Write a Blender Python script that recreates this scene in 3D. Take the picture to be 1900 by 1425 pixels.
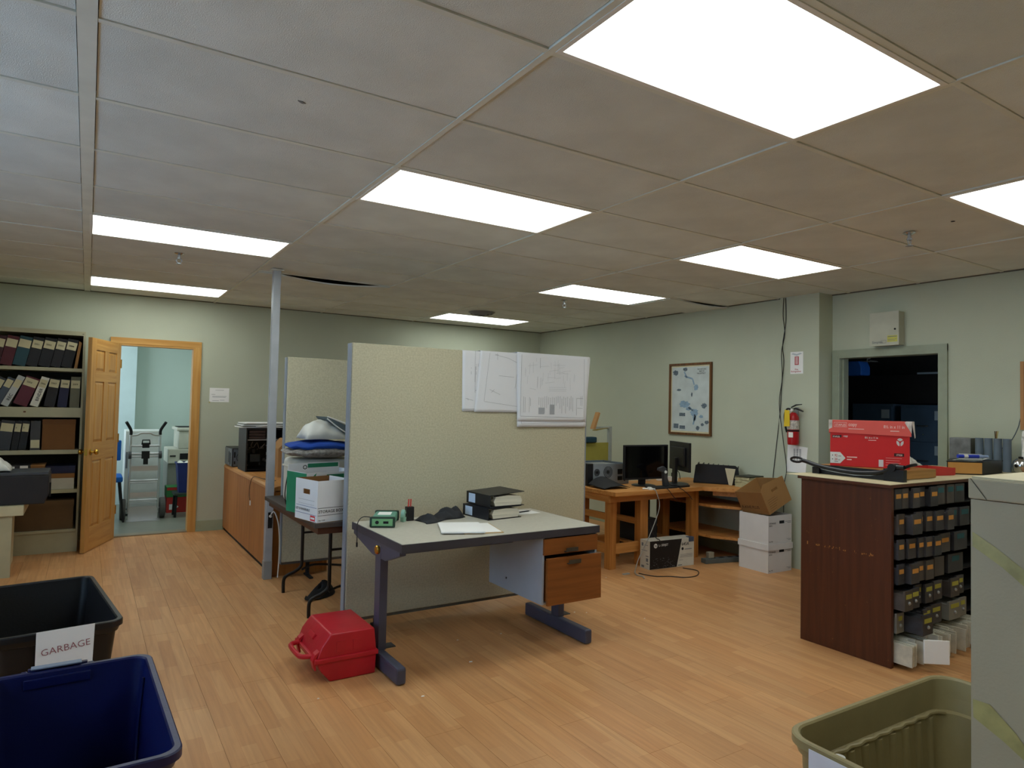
import bpy, bmesh, math, random
from mathutils import Matrix, Vector
random.seed(7)
PI = math.pi
S = bpy.context.scene
COL = S.collection
for o in list(bpy.data.objects): bpy.data.objects.remove(o)

# ------------------------------------------------------------------ camera, light, exposure
cam_d = bpy.data.cameras.new('camera'); cam = bpy.data.objects.new('camera', cam_d); COL.objects.link(cam)
cam_d.sensor_fit = 'HORIZONTAL'; cam_d.sensor_width = 36.0; cam_d.lens = 36.0 * 1239.14 / 1900.0
cam_d.clip_start = 0.02; cam_d.clip_end = 100
R_ = Vector((0.84370705, -0.53638714, 0.02114816)); U_ = Vector((-0.03577401, -0.01687432, 0.99921743)); D_ = Vector((0.53561052, 0.84380335, 0.0334257))
m = Matrix((R_, U_, -D_)).transposed().to_4x4(); m.translation = Vector((0.0402, -2.2898, 1.47))
cam.matrix_world = m
S.camera = cam
S.view_settings.view_transform = 'Standard'; S.view_settings.look = 'None'; S.view_settings.gamma = 1.0
S.view_settings.use_curve_mapping = False
S.view_settings.exposure = 0.34
CZ = 2.5776                                # ceiling height
LAMP = 4.9                                 # fluorescent diffuser strength
w = bpy.data.worlds.new('world'); S.world = w; w.use_nodes = True
nt = w.node_tree; bg = nt.nodes['Background']
bg.inputs[0].default_value = (0.55, 0.72, 1.0, 1); bg.inputs[1].default_value = 1.4

def area(name, loc, rot, sx, sy, power, col):
    l = bpy.data.lights.new(name, 'AREA'); l.shape = 'RECTANGLE'; l.size = sx; l.size_y = sy; l.energy = power; l.color = col
    o = bpy.data.objects.new(name, l); COL.objects.link(o); o.location = loc; o.rotation_euler = rot
    return o
# daylight coming in through the window of the left wall
area('window_daylight', (-2.30, 0.2, 1.50), (0, -PI/2, 0), 1.3, 3.2, 42, (0.44, 0.70, 1.0))
# daylight in the room behind the open door, light added in the side room
area('back_room_daylight', (-0.9, 7.6, 1.75), (0, -PI/2, 0), 1.3, 1.6, 24, (0.80, 0.94, 1.0))
area('back_room_ceiling_lamp', (1.4, 7.0, 2.5), (0, 0, 0), 1.2, 0.6, 9, (0.85, 1.0, 0.95))

area('side_room_added_daylight', (7.2, -0.3, 1.6), (PI/2, 0, 0), 1.2, 1.0, 3.8, (0.72, 0.86, 1.0))  # unseen light added to brighten the dark side room, no window built
# ------------------------------------------------------------------ materials
def lin(c):
    r = []
    for v in c:
        v = v / 255.0
        r.append(v / 12.92 if v <= 0.04045 else ((v + 0.055) / 1.055) ** 2.4)
    return (r[0], r[1], r[2], 1.0)
MC = {}
def M(name, c=(128, 128, 128), rough=0.6, metal=0.0, var=0.06, scale=6.0, bump=0.0, bscale=None, spec=0.4, emit=0.0, stretch=None, rnd=0.0):
    if name in MC: return MC[name]
    mt = bpy.data.materials.new(name); mt.use_nodes = True; nt = mt.node_tree; N = nt.nodes; L = nt.links
    b = N['Principled BSDF']; b.inputs['Roughness'].default_value = rough; b.inputs['Metallic'].default_value = metal
    b.inputs['Specular IOR Level'].default_value = spec
    col = lin(c)
    tc = N.new('ShaderNodeTexCoord'); mp = N.new('ShaderNodeMapping'); L.new(tc.outputs['Object'], mp.inputs['Vector'])
    if stretch: mp.inputs['Scale'].default_value = stretch
    no = N.new('ShaderNodeTexNoise'); no.inputs['Scale'].default_value = scale; no.inputs['Detail'].default_value = 4
    L.new(mp.outputs[0], no.inputs['Vector'])
    rp = N.new('ShaderNodeValToRGB'); L.new(no.outputs['Fac'], rp.inputs[0])
    rp.color_ramp.elements[0].position = 0.3; rp.color_ramp.elements[1].position = 0.7
    rp.color_ramp.elements[0].color = tuple(max(0, v * (1 - var * 1.6)) for v in col[:3]) + (1,)
    rp.color_ramp.elements[1].color = tuple(min(1, v * (1 + var * 1.6)) for v in col[:3]) + (1,)
    out = rp.outputs[0]
    if rnd > 0:
        oi = N.new('ShaderNodeObjectInfo'); hs = N.new('ShaderNodeHueSaturation'); mr = N.new('ShaderNodeMapRange')
        mr.inputs['To Min'].default_value = 1 - rnd; mr.inputs['To Max'].default_value = 1 + rnd
        L.new(oi.outputs['Random'], mr.inputs['Value']); L.new(mr.outputs[0], hs.inputs['Value']); L.new(out, hs.inputs['Color']); out = hs.outputs[0]
    L.new(out, b.inputs['Base Color'])
    if bump > 0:
        n2 = N.new('ShaderNodeTexNoise'); n2.inputs['Scale'].default_value = bscale or scale * 8; n2.inputs['Detail'].default_value = 3
        L.new(tc.outputs['Object'], n2.inputs['Vector'])
        bp = N.new('ShaderNodeBump'); bp.inputs['Strength'].default_value = bump; bp.inputs['Distance'].default_value = 0.004
        L.new(n2.outputs['Fac'], bp.inputs['Height']); L.new(bp.outputs[0], b.inputs['Normal'])
    if emit > 0:
        b.inputs['Emission Color'].default_value = col; b.inputs['Emission Strength'].default_value = emit
    MC[name] = mt
    return mt
def wood(name, c1, c2, rough=0.45, axis='Z', sc=1.0, wear=0.0, wearc=(150, 110, 60)):
    if name in MC: return MC[name]
    mt = bpy.data.materials.new(name); mt.use_nodes = True; nt = mt.node_tree; N = nt.nodes; L = nt.links
    b = N['Principled BSDF']; b.inputs['Roughness'].default_value = rough; b.inputs['Specular IOR Level'].default_value = 0.35
    tc = N.new('ShaderNodeTexCoord'); mp = N.new('ShaderNodeMapping'); L.new(tc.outputs['Object'], mp.inputs['Vector'])
    s = {'X': (1.2, 22, 22), 'Y': (22, 1.2, 22), 'Z': (22, 22, 1.2)}[axis]
    mp.inputs['Scale'].default_value = tuple(v * sc for v in s)
    no = N.new('ShaderNodeTexNoise'); no.inputs['Scale'].default_value = 1.6; no.inputs['Detail'].default_value = 6; no.inputs['Distortion'].default_value = 0.4
    L.new(mp.outputs[0], no.inputs['Vector'])
    rp = N.new('ShaderNodeValToRGB'); L.new(no.outputs['Fac'], rp.inputs[0])
    rp.color_ramp.elements[0].position = 0.32; rp.color_ramp.elements[1].position = 0.68
    rp.color_ramp.elements[0].color = lin(c1); rp.color_ramp.elements[1].color = lin(c2)
    out = rp.outputs[0]
    if wear > 0:
        n2 = N.new('ShaderNodeTexNoise'); n2.inputs['Scale'].default_value = 38; n2.inputs['Detail'].default_value = 5
        L.new(tc.outputs['Object'], n2.inputs['Vector'])
        r2 = N.new('ShaderNodeValToRGB'); L.new(n2.outputs['Fac'], r2.inputs[0])
        r2.color_ramp.elements[0].position = 0.70; r2.color_ramp.elements[1].position = 0.74
        mx = N.new('ShaderNodeMix'); mx.data_type = 'RGBA'; mx.inputs[7].default_value = lin(wearc)
        mu = N.new('ShaderNodeMath'); mu.operation = 'MULTIPLY'; mu.inputs[1].default_value = wear
        L.new(r2.outputs[0], mu.inputs[0]); L.new(mu.outputs[0], mx.inputs[0]); L.new(out, mx.inputs[6]); out = mx.outputs[2]
    L.new(out, b.inputs['Base Color'])
    MC[name] = mt
    return mt
def laminate():
    mt = bpy.data.materials.new('laminate'); mt.use_nodes = True; nt = mt.node_tree; N = nt.nodes; L = nt.links
    b = N['Principled BSDF']; b.inputs['Roughness'].default_value = 0.42; b.inputs['Specular IOR Level'].default_value = 0.35
    g = N.new('ShaderNodeNewGeometry'); sp = N.new('ShaderNodeSeparateXYZ'); cb = N.new('ShaderNodeCombineXYZ')
    L.new(g.outputs['Position'], sp.inputs[0]); L.new(sp.outputs['Y'], cb.inputs['X']); L.new(sp.outputs['X'], cb.inputs['Y'])
    br = N.new('ShaderNodeTexBrick'); br.offset = 0.37; br.offset_frequency = 2; br.squash = 0.7; br.squash_frequency = 3
    br.inputs['Scale'].default_value = 1.0; br.inputs['Brick Width'].default_value = 0.46; br.inputs['Row Height'].default_value = 0.0643
    br.inputs['Mortar Size'].default_value = 0.0007; br.inputs['Mortar Smooth'].default_value = 0.3
    br.inputs['Color1'].default_value = lin((208, 157, 106)); br.inputs['Color2'].default_value = lin((192, 137, 87)); br.inputs['Mortar'].default_value = lin((184, 130, 84))
    L.new(cb.outputs[0], br.inputs['Vector'])
    mp = N.new('ShaderNodeMapping'); mp.inputs['Scale'].default_value = (34, 1.6, 1); L.new(g.outputs['Position'], mp.inputs['Vector'])
    no = N.new('ShaderNodeTexNoise'); no.inputs['Scale'].default_value = 1.4; no.inputs['Detail'].default_value = 6; no.inputs['Distortion'].default_value = 0.6
    L.new(mp.outputs[0], no.inputs['Vector'])
    mx = N.new('ShaderNodeMix'); mx.data_type = 'RGBA'; mx.blend_type = 'MULTIPLY'
    rp = N.new('ShaderNodeValToRGB'); rp.color_ramp.elements[0].color = (0.86, 0.81, 0.76, 1); rp.color_ramp.elements[1].color = (1.12, 1.1, 1.08, 1)
    rp.color_ramp.elements[0].position = 0.3; rp.color_ramp.elements[1].position = 0.62
    L.new(no.outputs['Fac'], rp.inputs[0]); mx.inputs[0].default_value = 0.75
    L.new(br.outputs['Color'], mx.inputs[6]); L.new(rp.outputs[0], mx.inputs[7])
    oi = N.new('ShaderNodeObjectInfo'); hs = N.new('ShaderNodeHueSaturation'); mr = N.new('ShaderNodeMapRange')
    mr.inputs['To Min'].default_value = 0.93; mr.inputs['To Max'].default_value = 1.05
    L.new(oi.outputs['Random'], mr.inputs['Value']); L.new(mr.outputs[0], hs.inputs['Value']); L.new(mx.outputs[2], hs.inputs['Color'])
    # dirt and scuffs of irregular outline
    n3 = N.new('ShaderNodeTexNoise'); n3.inputs['Scale'].default_value = 1.1; n3.inputs['Detail'].default_value = 7; L.new(g.outputs['Position'], n3.inputs['Vector'])
    r3 = N.new('ShaderNodeValToRGB'); r3.color_ramp.elements[0].position = 0.35; r3.color_ramp.elements[1].position = 0.75
    r3.color_ramp.elements[0].color = (0, 0, 0, 1); r3.color_ramp.elements[1].color = (0.35, 0.35, 0.35, 1); L.new(n3.outputs['Fac'], r3.inputs[0])
    m3 = N.new('ShaderNodeMix'); m3.data_type = 'RGBA'; L.new(r3.outputs[0], m3.inputs[0]); L.new(hs.outputs[0], m3.inputs[6]); m3.inputs[7].default_value = lin((190, 150, 108))
    L.new(m3.outputs[2], b.inputs['Base Color'])
    MC['laminate'] = mt
    return mt

wallm = M('wall_paint', (186, 191, 170), 0.75, var=0.03, scale=1.5, bump=0.25, bscale=120)
wallcool = M('cool_wall_paint', (190, 205, 198), 0.8, var=0.02, scale=1.5)
tilem = M('ceiling_tile', (218, 223, 218), 0.95, var=0.05, scale=3, bump=0.55, bscale=260, rnd=0.05)
teem = M('ceiling_grid_paint', (218, 221, 210), 0.6, var=0.04)
lam = laminate()
white = M('white_paint', (232, 232, 226), 0.6, var=0.02)
paperm = M('paper', (240, 240, 238), 0.9, var=0.02, scale=3)
ink = M('ink', (40, 42, 48), 0.8)
inkgrey = M('grey_ink', (120, 124, 130), 0.9)
inkred = M('red_ink', (176, 40, 44), 0.8)
black = M('black_plastic', (26, 26, 29), 0.42)
blackm = M('black_matte', (20, 20, 22), 0.8)
dgrey = M('dark_grey_plastic', (56, 58, 62), 0.5)
grey = M('grey_plastic', (122, 124, 126), 0.5)
steel = M('galvanised_steel', (168, 172, 176), 0.4, 0.7)
chrome = M('chrome', (210, 212, 214), 0.18, 1.0, var=0.01)
alum = M('aluminium', (196, 198, 202), 0.35, 0.8, var=0.02)
brass = M('brass', (200, 160, 70), 0.25, 1.0, var=0.02)
card = M('cardboard', (172, 128, 80), 0.9, var=0.05, scale=4)
cardd = M('brown_cardboard', (140, 98, 56), 0.9, var=0.05, scale=4)
fabric = M('beige_panel_fabric', (194, 188, 160), 0.95, var=0.07, scale=90, bump=0.5, bscale=500)
pine = wood('pine', (186, 134, 66), (208, 160, 90), 0.4, 'Z')
pineh = wood('pine_horizontal', (186, 134, 66), (208, 160, 90), 0.4, 'X')
bench_v = wood('bench_wood_upright', (160, 100, 42), (196, 134, 68), 0.5, 'Z')
bench_x = wood('bench_wood_lengthwise', (176, 116, 56), (208, 148, 82), 0.5, 'X')
bench_y = wood('bench_wood_crosswise', (176, 116, 56), (208, 148, 82), 0.5, 'Y')
cred = wood('credenza_veneer', (156, 98, 46), (184, 124, 66), 0.45, 'Z')
credt = wood('credenza_top_veneer', (182, 124, 66), (206, 150, 88), 0.45, 'Y')
walnut = wood('dark_walnut', (74, 38, 20), (88, 46, 25), 0.42, 'Z', wear=0.45, wearc=(140, 96, 48))
drawerwood = wood('drawer_veneer', (126, 74, 32), (144, 86, 40), 0.4, 'X')
pullm = M('pull_metal', (92, 94, 92), 0.35, 0.8)

# ------------------------------------------------------------------ mesh helpers
class MB:
    def __init__(s): s.v = []; s.f = []; s.T = Matrix.Identity(4)
    def add(s, vs, fs):
        n = len(s.v); s.v += [s.T @ Vector(p) for p in vs]; s.f += [tuple(i + n for i in f) for f in fs]; return s
    def box(s, x0, x1, y0, y1, z0, z1):
        if x1 < x0: x0, x1 = x1, x0
        if y1 < y0: y0, y1 = y1, y0
        if z1 < z0: z0, z1 = z1, z0
        return s.add([(x0, y0, z0), (x1, y0, z0), (x1, y1, z0), (x0, y1, z0), (x0, y0, z1), (x1, y0, z1), (x1, y1, z1), (x0, y1, z1)],
                     [(0, 3, 2, 1), (4, 5, 6, 7), (0, 1, 5, 4), (1, 2, 6, 5), (2, 3, 7, 6), (3, 0, 4, 7)])
    def prism(s, pts, d, org=(0, 0, 0), ex=(1, 0, 0), ey=(0, 0, 1)):
        """polygon pts in plane (ex, ey), extruded by d along ex x ey"""
        ex = Vector(ex); ey = Vector(ey); ez = ex.cross(ey); o = Vector(org); n = len(pts)
        a = [o + ex * p[0] + ey * p[1] for p in pts]; b = [q + ez * d for q in a]
        return s.add(a + b, [tuple(range(n))[::-1], tuple(range(n, 2 * n))] + [(i, (i + 1) % n, n + (i + 1) % n, n + i) for i in range(n)])
    def cyl(s, p, q, r, r2=None, n=16, caps=True):
        p = Vector(p); q = Vector(q); r2 = r if r2 is None else r2; d = (q - p).normalized()
        a = d.orthogonal().normalized(); b = d.cross(a)
        vs = [p + (a * math.cos(t) + b * math.sin(t)) * r for t in [2 * PI * i / n for i in range(n)]] + [q + (a * math.cos(t) + b * math.sin(t)) * r2 for t in [2 * PI * i / n for i in range(n)]]
        fs = [(i, (i + 1) % n, n + (i + 1) % n, n + i) for i in range(n)]
        if caps: fs += [tuple(range(n))[::-1], tuple(range(n, 2 * n))]
        return s.add(vs, fs)
    def lathe(s, prof, c=(0, 0, 0), n=20, axis='Z', caps=True):
        c = Vector(c); vs = []; fs = []
        for r, h in prof:
            for i in range(n):
                t = 2 * PI * i / n; x, y = r * math.cos(t), r * math.sin(t)
                vs.append(c + (Vector((x, y, h)) if axis == 'Z' else Vector((h, x, y)) if axis == 'X' else Vector((x, h, y))))
        for k in range(len(prof) - 1):
            for i in range(n):
                j = (i + 1) % n; fs.append((k * n + i, k * n + j, (k + 1) * n + j, (k + 1) * n + i))
        if caps: fs.append(tuple(range(n))[::-1]); fs.append(tuple(range((len(prof) - 1) * n, len(prof) * n)))
        return s.add(vs, fs)
    def tube(s, pts, r=0.004, n=8, smooth=True, sub=6):
        P = [Vector(p) for p in pts]
        if smooth and len(P) > 2:
            Q = []
            for i in range(len(P) - 1):
                p0 = P[max(i - 1, 0)]; p1 = P[i]; p2 = P[i + 1]; p3 = P[min(i + 2, len(P) - 1)]
                for k in range(sub):
                    t = k / sub
                    Q.append(0.5 * ((2 * p1) + (-p0 + p2) * t + (2 * p0 - 5 * p1 + 4 * p2 - p3) * t * t + (-p0 + 3 * p1 - 3 * p2 + p3) * t ** 3))
            Q.append(P[-1]); P = Q
        vs = []; fs = []; a = None
        for i, p in enumerate(P):
            d = (P[min(i + 1, len(P) - 1)] - P[max(i - 1, 0)]).normalized()
            a = d.orthogonal().normalized() if a is None else (a - d * a.dot(d)).normalized()
            b = d.cross(a)
            vs += [p + (a * math.cos(2 * PI * k / n) + b * math.sin(2 * PI * k / n)) * r for k in range(n)]
        for i in range(len(P) - 1):
            for k in range(n):
                j = (k + 1) % n; fs.append((i * n + k, i * n + j, (i + 1) * n + j, (i + 1) * n + k))
        fs.append(tuple(range(n))[::-1]); fs.append(tuple(range((len(P) - 1) * n, len(P) * n)))
        return s.add(vs, fs)
    def grid(s, fn, nu, nv):
        vs = [fn(i / nu, j / nv) for j in range(nv + 1) for i in range(nu + 1)]
        fs = [(j * (nu + 1) + i, j * (nu + 1) + i + 1, (j + 1) * (nu + 1) + i + 1, (j + 1) * (nu + 1) + i) for j in range(nv) for i in range(nu)]
        return s.add(vs, fs)
def top_of(o):
    while o.parent: o = o.parent
    return o
def mat_of(o):
    return Matrix.LocRotScale(o.location, o.rotation_euler, o.scale)
def mk(name, mb, mat, parent=None, local=False, bev=0.0, seg=2, smooth=False, solid=0.0, sub=0, origin=None):
    me = bpy.data.meshes.new(name)
    V = [v.copy() for v in mb.v]
    if parent is not None and not local:
        inv = mat_of(top_of(parent)).inverted(); V = [inv @ v for v in V]
    loc = None
    if parent is None:
        if origin is None:
            xs = [v.x for v in V]; ys = [v.y for v in V]; zs = [v.z for v in V]
            origin = Vector(((min(xs) + max(xs)) / 2, (min(ys) + max(ys)) / 2, min(zs)))
        loc = Vector(origin); V = [v - loc for v in V]
    me.from_pydata(V, [], mb.f)
    bm = bmesh.new(); bm.from_mesh(me)
    bmesh.ops.recalc_face_normals(bm, faces=bm.faces)
    if bev > 0:
        ed = [e for e in bm.edges if len(e.link_faces) == 2 and e.calc_face_angle(0) > 0.5]
        bmesh.ops.bevel(bm, geom=ed, offset=bev, segments=seg, affect='EDGES', profile=0.6, clamp_overlap=True)
    if smooth:
        for f in bm.faces: f.smooth = True
        for e in bm.edges:
            if len(e.link_faces) == 2 and e.calc_face_angle(0) > 0.6: e.smooth = False
    bm.to_mesh(me); bm.free()
    me.materials.append(mat)
    o = bpy.data.objects.new(name, me); COL.objects.link(o)
    if parent is not None: o.parent = parent
    else: o.location = loc
    if solid:
        md = o.modifiers.new('solid', 'SOLIDIFY'); md.thickness = solid; md.offset = 0
    if sub:
        md = o.modifiers.new('sub', 'SUBSURF'); md.levels = sub; md.render_levels = sub
    return o
def tag(o, label, cat, group=None, kind=None):
    o['label'] = label; o['category'] = cat
    if group: o['group'] = group
    if kind: o['kind'] = kind
    return o
def thing(name, loc, label, cat, rz=0.0, group=None, rot=None):
    o = bpy.data.objects.new(name, None); COL.objects.link(o); o.location = loc
    o.rotation_euler = rot if rot else (0, 0, rz); o.empty_display_size = 0.1
    return tag(o, label, cat, group)
def struct(name, mb, mat, **k):
    o = mk(name, mb, mat, **k)
    if o.parent is None: o['kind'] = 'structure'
    return o
def B(*a): return MB().box(*a)
def PB(parent, name, mat, *a, bev=0.0, local=False, **k): return mk(name, B(*a), mat, parent, bev=bev, local=local, **k)
FONT_CACHE = {}
def text_mb(s, size, org, ex, ey, lift=0.0008, off=0.012):
    """lettering as thin mesh; org = lower left, ex reading direction, ey up"""
    cu = bpy.data.curves.new('t', 'FONT'); cu.body = s; cu.size = size; cu.resolution_u = 2; cu.offset = size * off
    o = bpy.data.objects.new('t', cu); COL.objects.link(o)
    bpy.context.view_layer.update()
    me = bpy.data.meshes.new_from_object(o)
    ex = Vector(ex).normalized(); ey = Vector(ey).normalized(); n = ex.cross(ey); g = Vector(org)
    mb = MB(); mb.v = [g + ex * v.co.x + ey * v.co.y + n * lift for v in me.vertices]; mb.f = [tuple(p.vertices) for p in me.polygons]
    bpy.data.objects.remove(o); bpy.data.meshes.remove(me); bpy.data.curves.remove(cu)
    return mb
def text(parent, s, size, mat, org, ex, ey, local=False, name='lettering', bold=1):
    mb = text_mb(s, size, org, ex, ey)
    return mk(name, mb, mat, parent, local=local)
def quads(parent, name, mat, rects, org, ex, ey, lift=0.0006, local=False):
    """flat print: rects (u0,u1,v0,v1) on the plane"""
    ex = Vector(ex).normalized(); ey = Vector(ey).normalized(); n = ex.cross(ey); g = Vector(org) + n * lift; mb = MB()
    for u0, u1, v0, v1 in rects:
        mb.add([g + ex * u0 + ey * v0, g + ex * u1 + ey * v0, g + ex * u1 + ey * v1, g + ex * u0 + ey * v1], [(0, 1, 2, 3)])
    return mk(name, mb, mat, parent, local=local)
def poly(parent, name, mat, pts, org, ex, ey, lift=0.0006, local=False):
    ex = Vector(ex).normalized(); ey = Vector(ey).normalized(); n = ex.cross(ey); g = Vector(org) + n * lift; mb = MB()
    mb.add([g + ex * u + ey * v for u, v in pts], [tuple(range(len(pts)))])
    return mk(name, mb, mat, parent, local=local)
def copy_tree(o, parent=None):
    c = o.copy(); COL.objects.link(c); c.parent = parent
    for ch in [q for q in bpy.data.objects if q.parent == o]: copy_tree(ch, c)
    return c
XP, YP, ZP, XM, YM = (1, 0, 0), (0, 1, 0), (0, 0, 1), (-1, 0, 0), (0, -1, 0)

# ================================================================== ROOM SHELL
fl = struct('floor', B(-2.1, 6.05, -4.1, 5.93, -0.12, -0.0075), M('subfloor', (120, 84, 54), 0.9))
PW, PL, g_ = 0.1929, 1.2, 0.0006
meshes = {}
def plank(x0, x1, y0, y1):
    key = (round(x1 - x0, 4), round(y1 - y0, 4))
    if key not in meshes:
        mb = B(-(x1 - x0) / 2 + g_, (x1 - x0) / 2 - g_, -(y1 - y0) / 2 + g_, (y1 - y0) / 2 - g_, -0.0075, 0)
        me = bpy.data.meshes.new('plank'); me.from_pydata(mb.v, [], mb.f); me.materials.append(lam); meshes[key] = me
    o = bpy.data.objects.new('plank', meshes[key]); COL.objects.link(o); o.parent = fl
    o.location = Vector(((x0 + x1) / 2, (y0 + y1) / 2, 0)) - fl.location
    o.location.z = -fl.location.z
off = [0.0, 0.42, 0.81, 0.27, 0.63, 1.02]
nx0 = -7; cnt = 0
rest = MB()
for i in range(nx0, 31):
    x0 = i * PW; x1 = x0 + PW
    if x0 > 5.93: break
    x1 = min(x1, 5.93)
    y = -1.55 - off[i % 6]
    while y < 5.93:
        ya, yb = max(y, -1.6), min(y + PL, 5.93)
        if yb - ya > 0.02:
            far = yb < -1.6
            plank(x0, x1, ya, yb); cnt += 1
        y += PL
print('planks', cnt)
rest.box(-2.1, -1.3503, -4.1, 5.93, -0.0075, 0); rest.box(-1.35, 5.93, -4.1, -1.6, -0.0075, 0)
fr = mk('plank_flooring', rest, lam, fl); fr['kind'] = 'stuff'

# back wall with doorway (opening x .300..1.045, z 0..2.045)
DX0, DX1, DZ = 0.300, 1.040, 2.050
mb = MB().box(-2.1, DX0, 5.93, 6.05, 0, 2.95).box(DX1, 6.15, 5.93, 6.05, 0, 2.95).box(DX0, DX1, 5.93, 6.05, DZ, 2.95)
struct('wall_back', mb, wallm)
# right wall: far section, column, near section with doorway (y .44..1.33)
RY0, RY1, RZ = 0.435, 1.325, 2.000
struct('wall_right', MB().box(5.745, 6.05, 1.80, 5.93, 0, 2.95).box(5.93, 6.05, -4.1, RY0, 0, 2.95).box(5.93, 6.05, RY1, 1.80, 0, 2.95).box(5.93, 6.05, RY0, RY1, RZ, 2.95), wallm)
struct('trim_1', B(5.720, 5.93, 1.385, 1.80, 0, 2.585), wallm)      # wall column
# left wall with window
struct('wall_left', MB().box(-2.25, -2.1, -4.1, -1.6, 0, 2.95).box(-2.25, -2.1, 2.0, 6.05, 0, 2.95).box(-2.25, -2.1, -1.6, 2.0, 0, 0.85).box(-2.25, -2.1, -1.6, 2.0, 2.2, 2.95), wallm)
wf = MB()
for yy in (-1.6, -0.43, 0.77, 1.94): wf.box(-2.2, -2.12, yy, yy + 0.06, 0.85, 2.2)
wf.box(-2.2, -2.12, -1.6, 2.0, 0.85, 0.91).box(-2.2, -2.12, -1.6, 2.0, 2.14, 2.2)
win = struct('window_1', wf, white)
gl = bpy.data.materials.new('glass'); gl.use_nodes = True
gb = gl.node_tree.nodes['Principled BSDF']; gb.inputs['Transmission Weight'].default_value = 1.0; gb.inputs['Roughness'].default_value = 0.0; gb.inputs['IOR'].default_value = 1.02
for yy in (-1.54, -0.37, 0.83): mk('pane', B(-2.162, -2.158, yy, yy + 1.11, 0.91, 2.14), gl, win)
struct('wall_behind', B(-2.25, 6.05, -4.25, -4.1, 0, 2.95), wallm)
# baseboards
bbm = M('baseboard_paint', (158, 166, 138), 0.6)
struct('baseboard_back', MB().box(1.105, 1.388, 5.915, 5.93, 0, 0.115).box(1.105, 1.388, 5.908, 5.93, 0, 0.02), bbm)
struct('baseboard_right', MB().box(5.915, 5.93, -0.2, 0.37, 0, 0.1).box(5.73, 5.745, 1.81, 5.9, 0, 0.1), bbm)

# room behind the open door
wallt = wallcool
struct('floor', MB().box(-1.4, 3.0, 6.05, 9.2, -0.12, 0.0).box(DX0, DX1, 5.93, 6.05, -0.12, 0.0), M('grey_vinyl_tile', (120, 122, 112), 0.35, var=0.12, scale=2))
struct('wall_hall_back', B(-1.4, 3.0, 8.6, 8.7, 0, 2.6), wallt)
struct('wall_hall_side', MB().box(-1.4, -1.3, 6.05, 9.2, 0, 2.6).box(2.6, 2.7, 6.05, 8.6, 0, 2.6), wallt)
struct('trim_2', B(-1.3, 0.61, 8.45, 8.6, 0, 2.6), M('pale_blue_wall_paint', (204, 222, 226), 0.8, var=0.02))
struct('ceiling', B(-1.4, 3.0, 6.05, 9.2, 2.6, 2.7), white)

# side room behind the right doorway (dark)
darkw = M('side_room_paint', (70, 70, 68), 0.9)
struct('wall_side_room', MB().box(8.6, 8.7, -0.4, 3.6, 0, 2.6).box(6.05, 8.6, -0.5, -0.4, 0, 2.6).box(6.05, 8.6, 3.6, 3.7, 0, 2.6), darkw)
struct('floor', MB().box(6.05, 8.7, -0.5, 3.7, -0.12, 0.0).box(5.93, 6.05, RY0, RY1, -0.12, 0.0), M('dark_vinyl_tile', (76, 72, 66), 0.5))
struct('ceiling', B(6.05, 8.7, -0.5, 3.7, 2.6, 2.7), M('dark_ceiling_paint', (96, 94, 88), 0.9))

# ------------------------------------------------------------------ ceiling
lights = [(0, 4), (0, 8), (1, 1), (1, -2), (3, 1), (3, 4), (3, 8), (3, -2), (-2, 4), (1, -5)]
c0 = struct('ceiling', B(-2.1, 6.05, -4.1, 5.93, 2.93, 2.98), M('plenum_deck', (50, 48, 45), 0.95))
CX, CY = 1.22, 0.61
XL, XR, YB, YF = -2.1, 5.93, -4.1, 5.93
tees = MB(); th = 0.024
def in_c(i, j): return (i, j) in lights
iu = range(-2, 5); ju = range(-7, 10)
# main tees and cross tees: each a part of the ceiling
def tee(*a):
    return mk('ceiling_tee', B(*a), teem, c0)
for i in range(-1, 5):
    ww = 0.026 if i == 0 else 0.0115
    tee(i * CX - ww, i * CX + ww, YB, YF, CZ - 0.001, CZ + 0.028)
for i in iu:
    xa = max(i * CX, XL) + (0.027 if i == 0 else 0.0125); xb = min((i + 1) * CX, XR) - (0.027 if i == -1 else 0.0125)
    for j in range(-6, 10):
        tee(xa, xb, j * CY - 0.0115, j * CY + 0.0115, CZ, CZ + 0.026)
mk('wall_angle', MB().box(XL, XR, YF - 0.012, YF, CZ - 0.004, CZ + 0.02).box(5.733, 5.745, 1.80, YF, CZ - 0.004, CZ + 0.02).box(5.918, YF, YB, 1.385, CZ - 0.004, CZ + 0.02), M('dark_wall_angle', (92, 88, 76), 0.7), c0)
tmesh = {}
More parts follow.
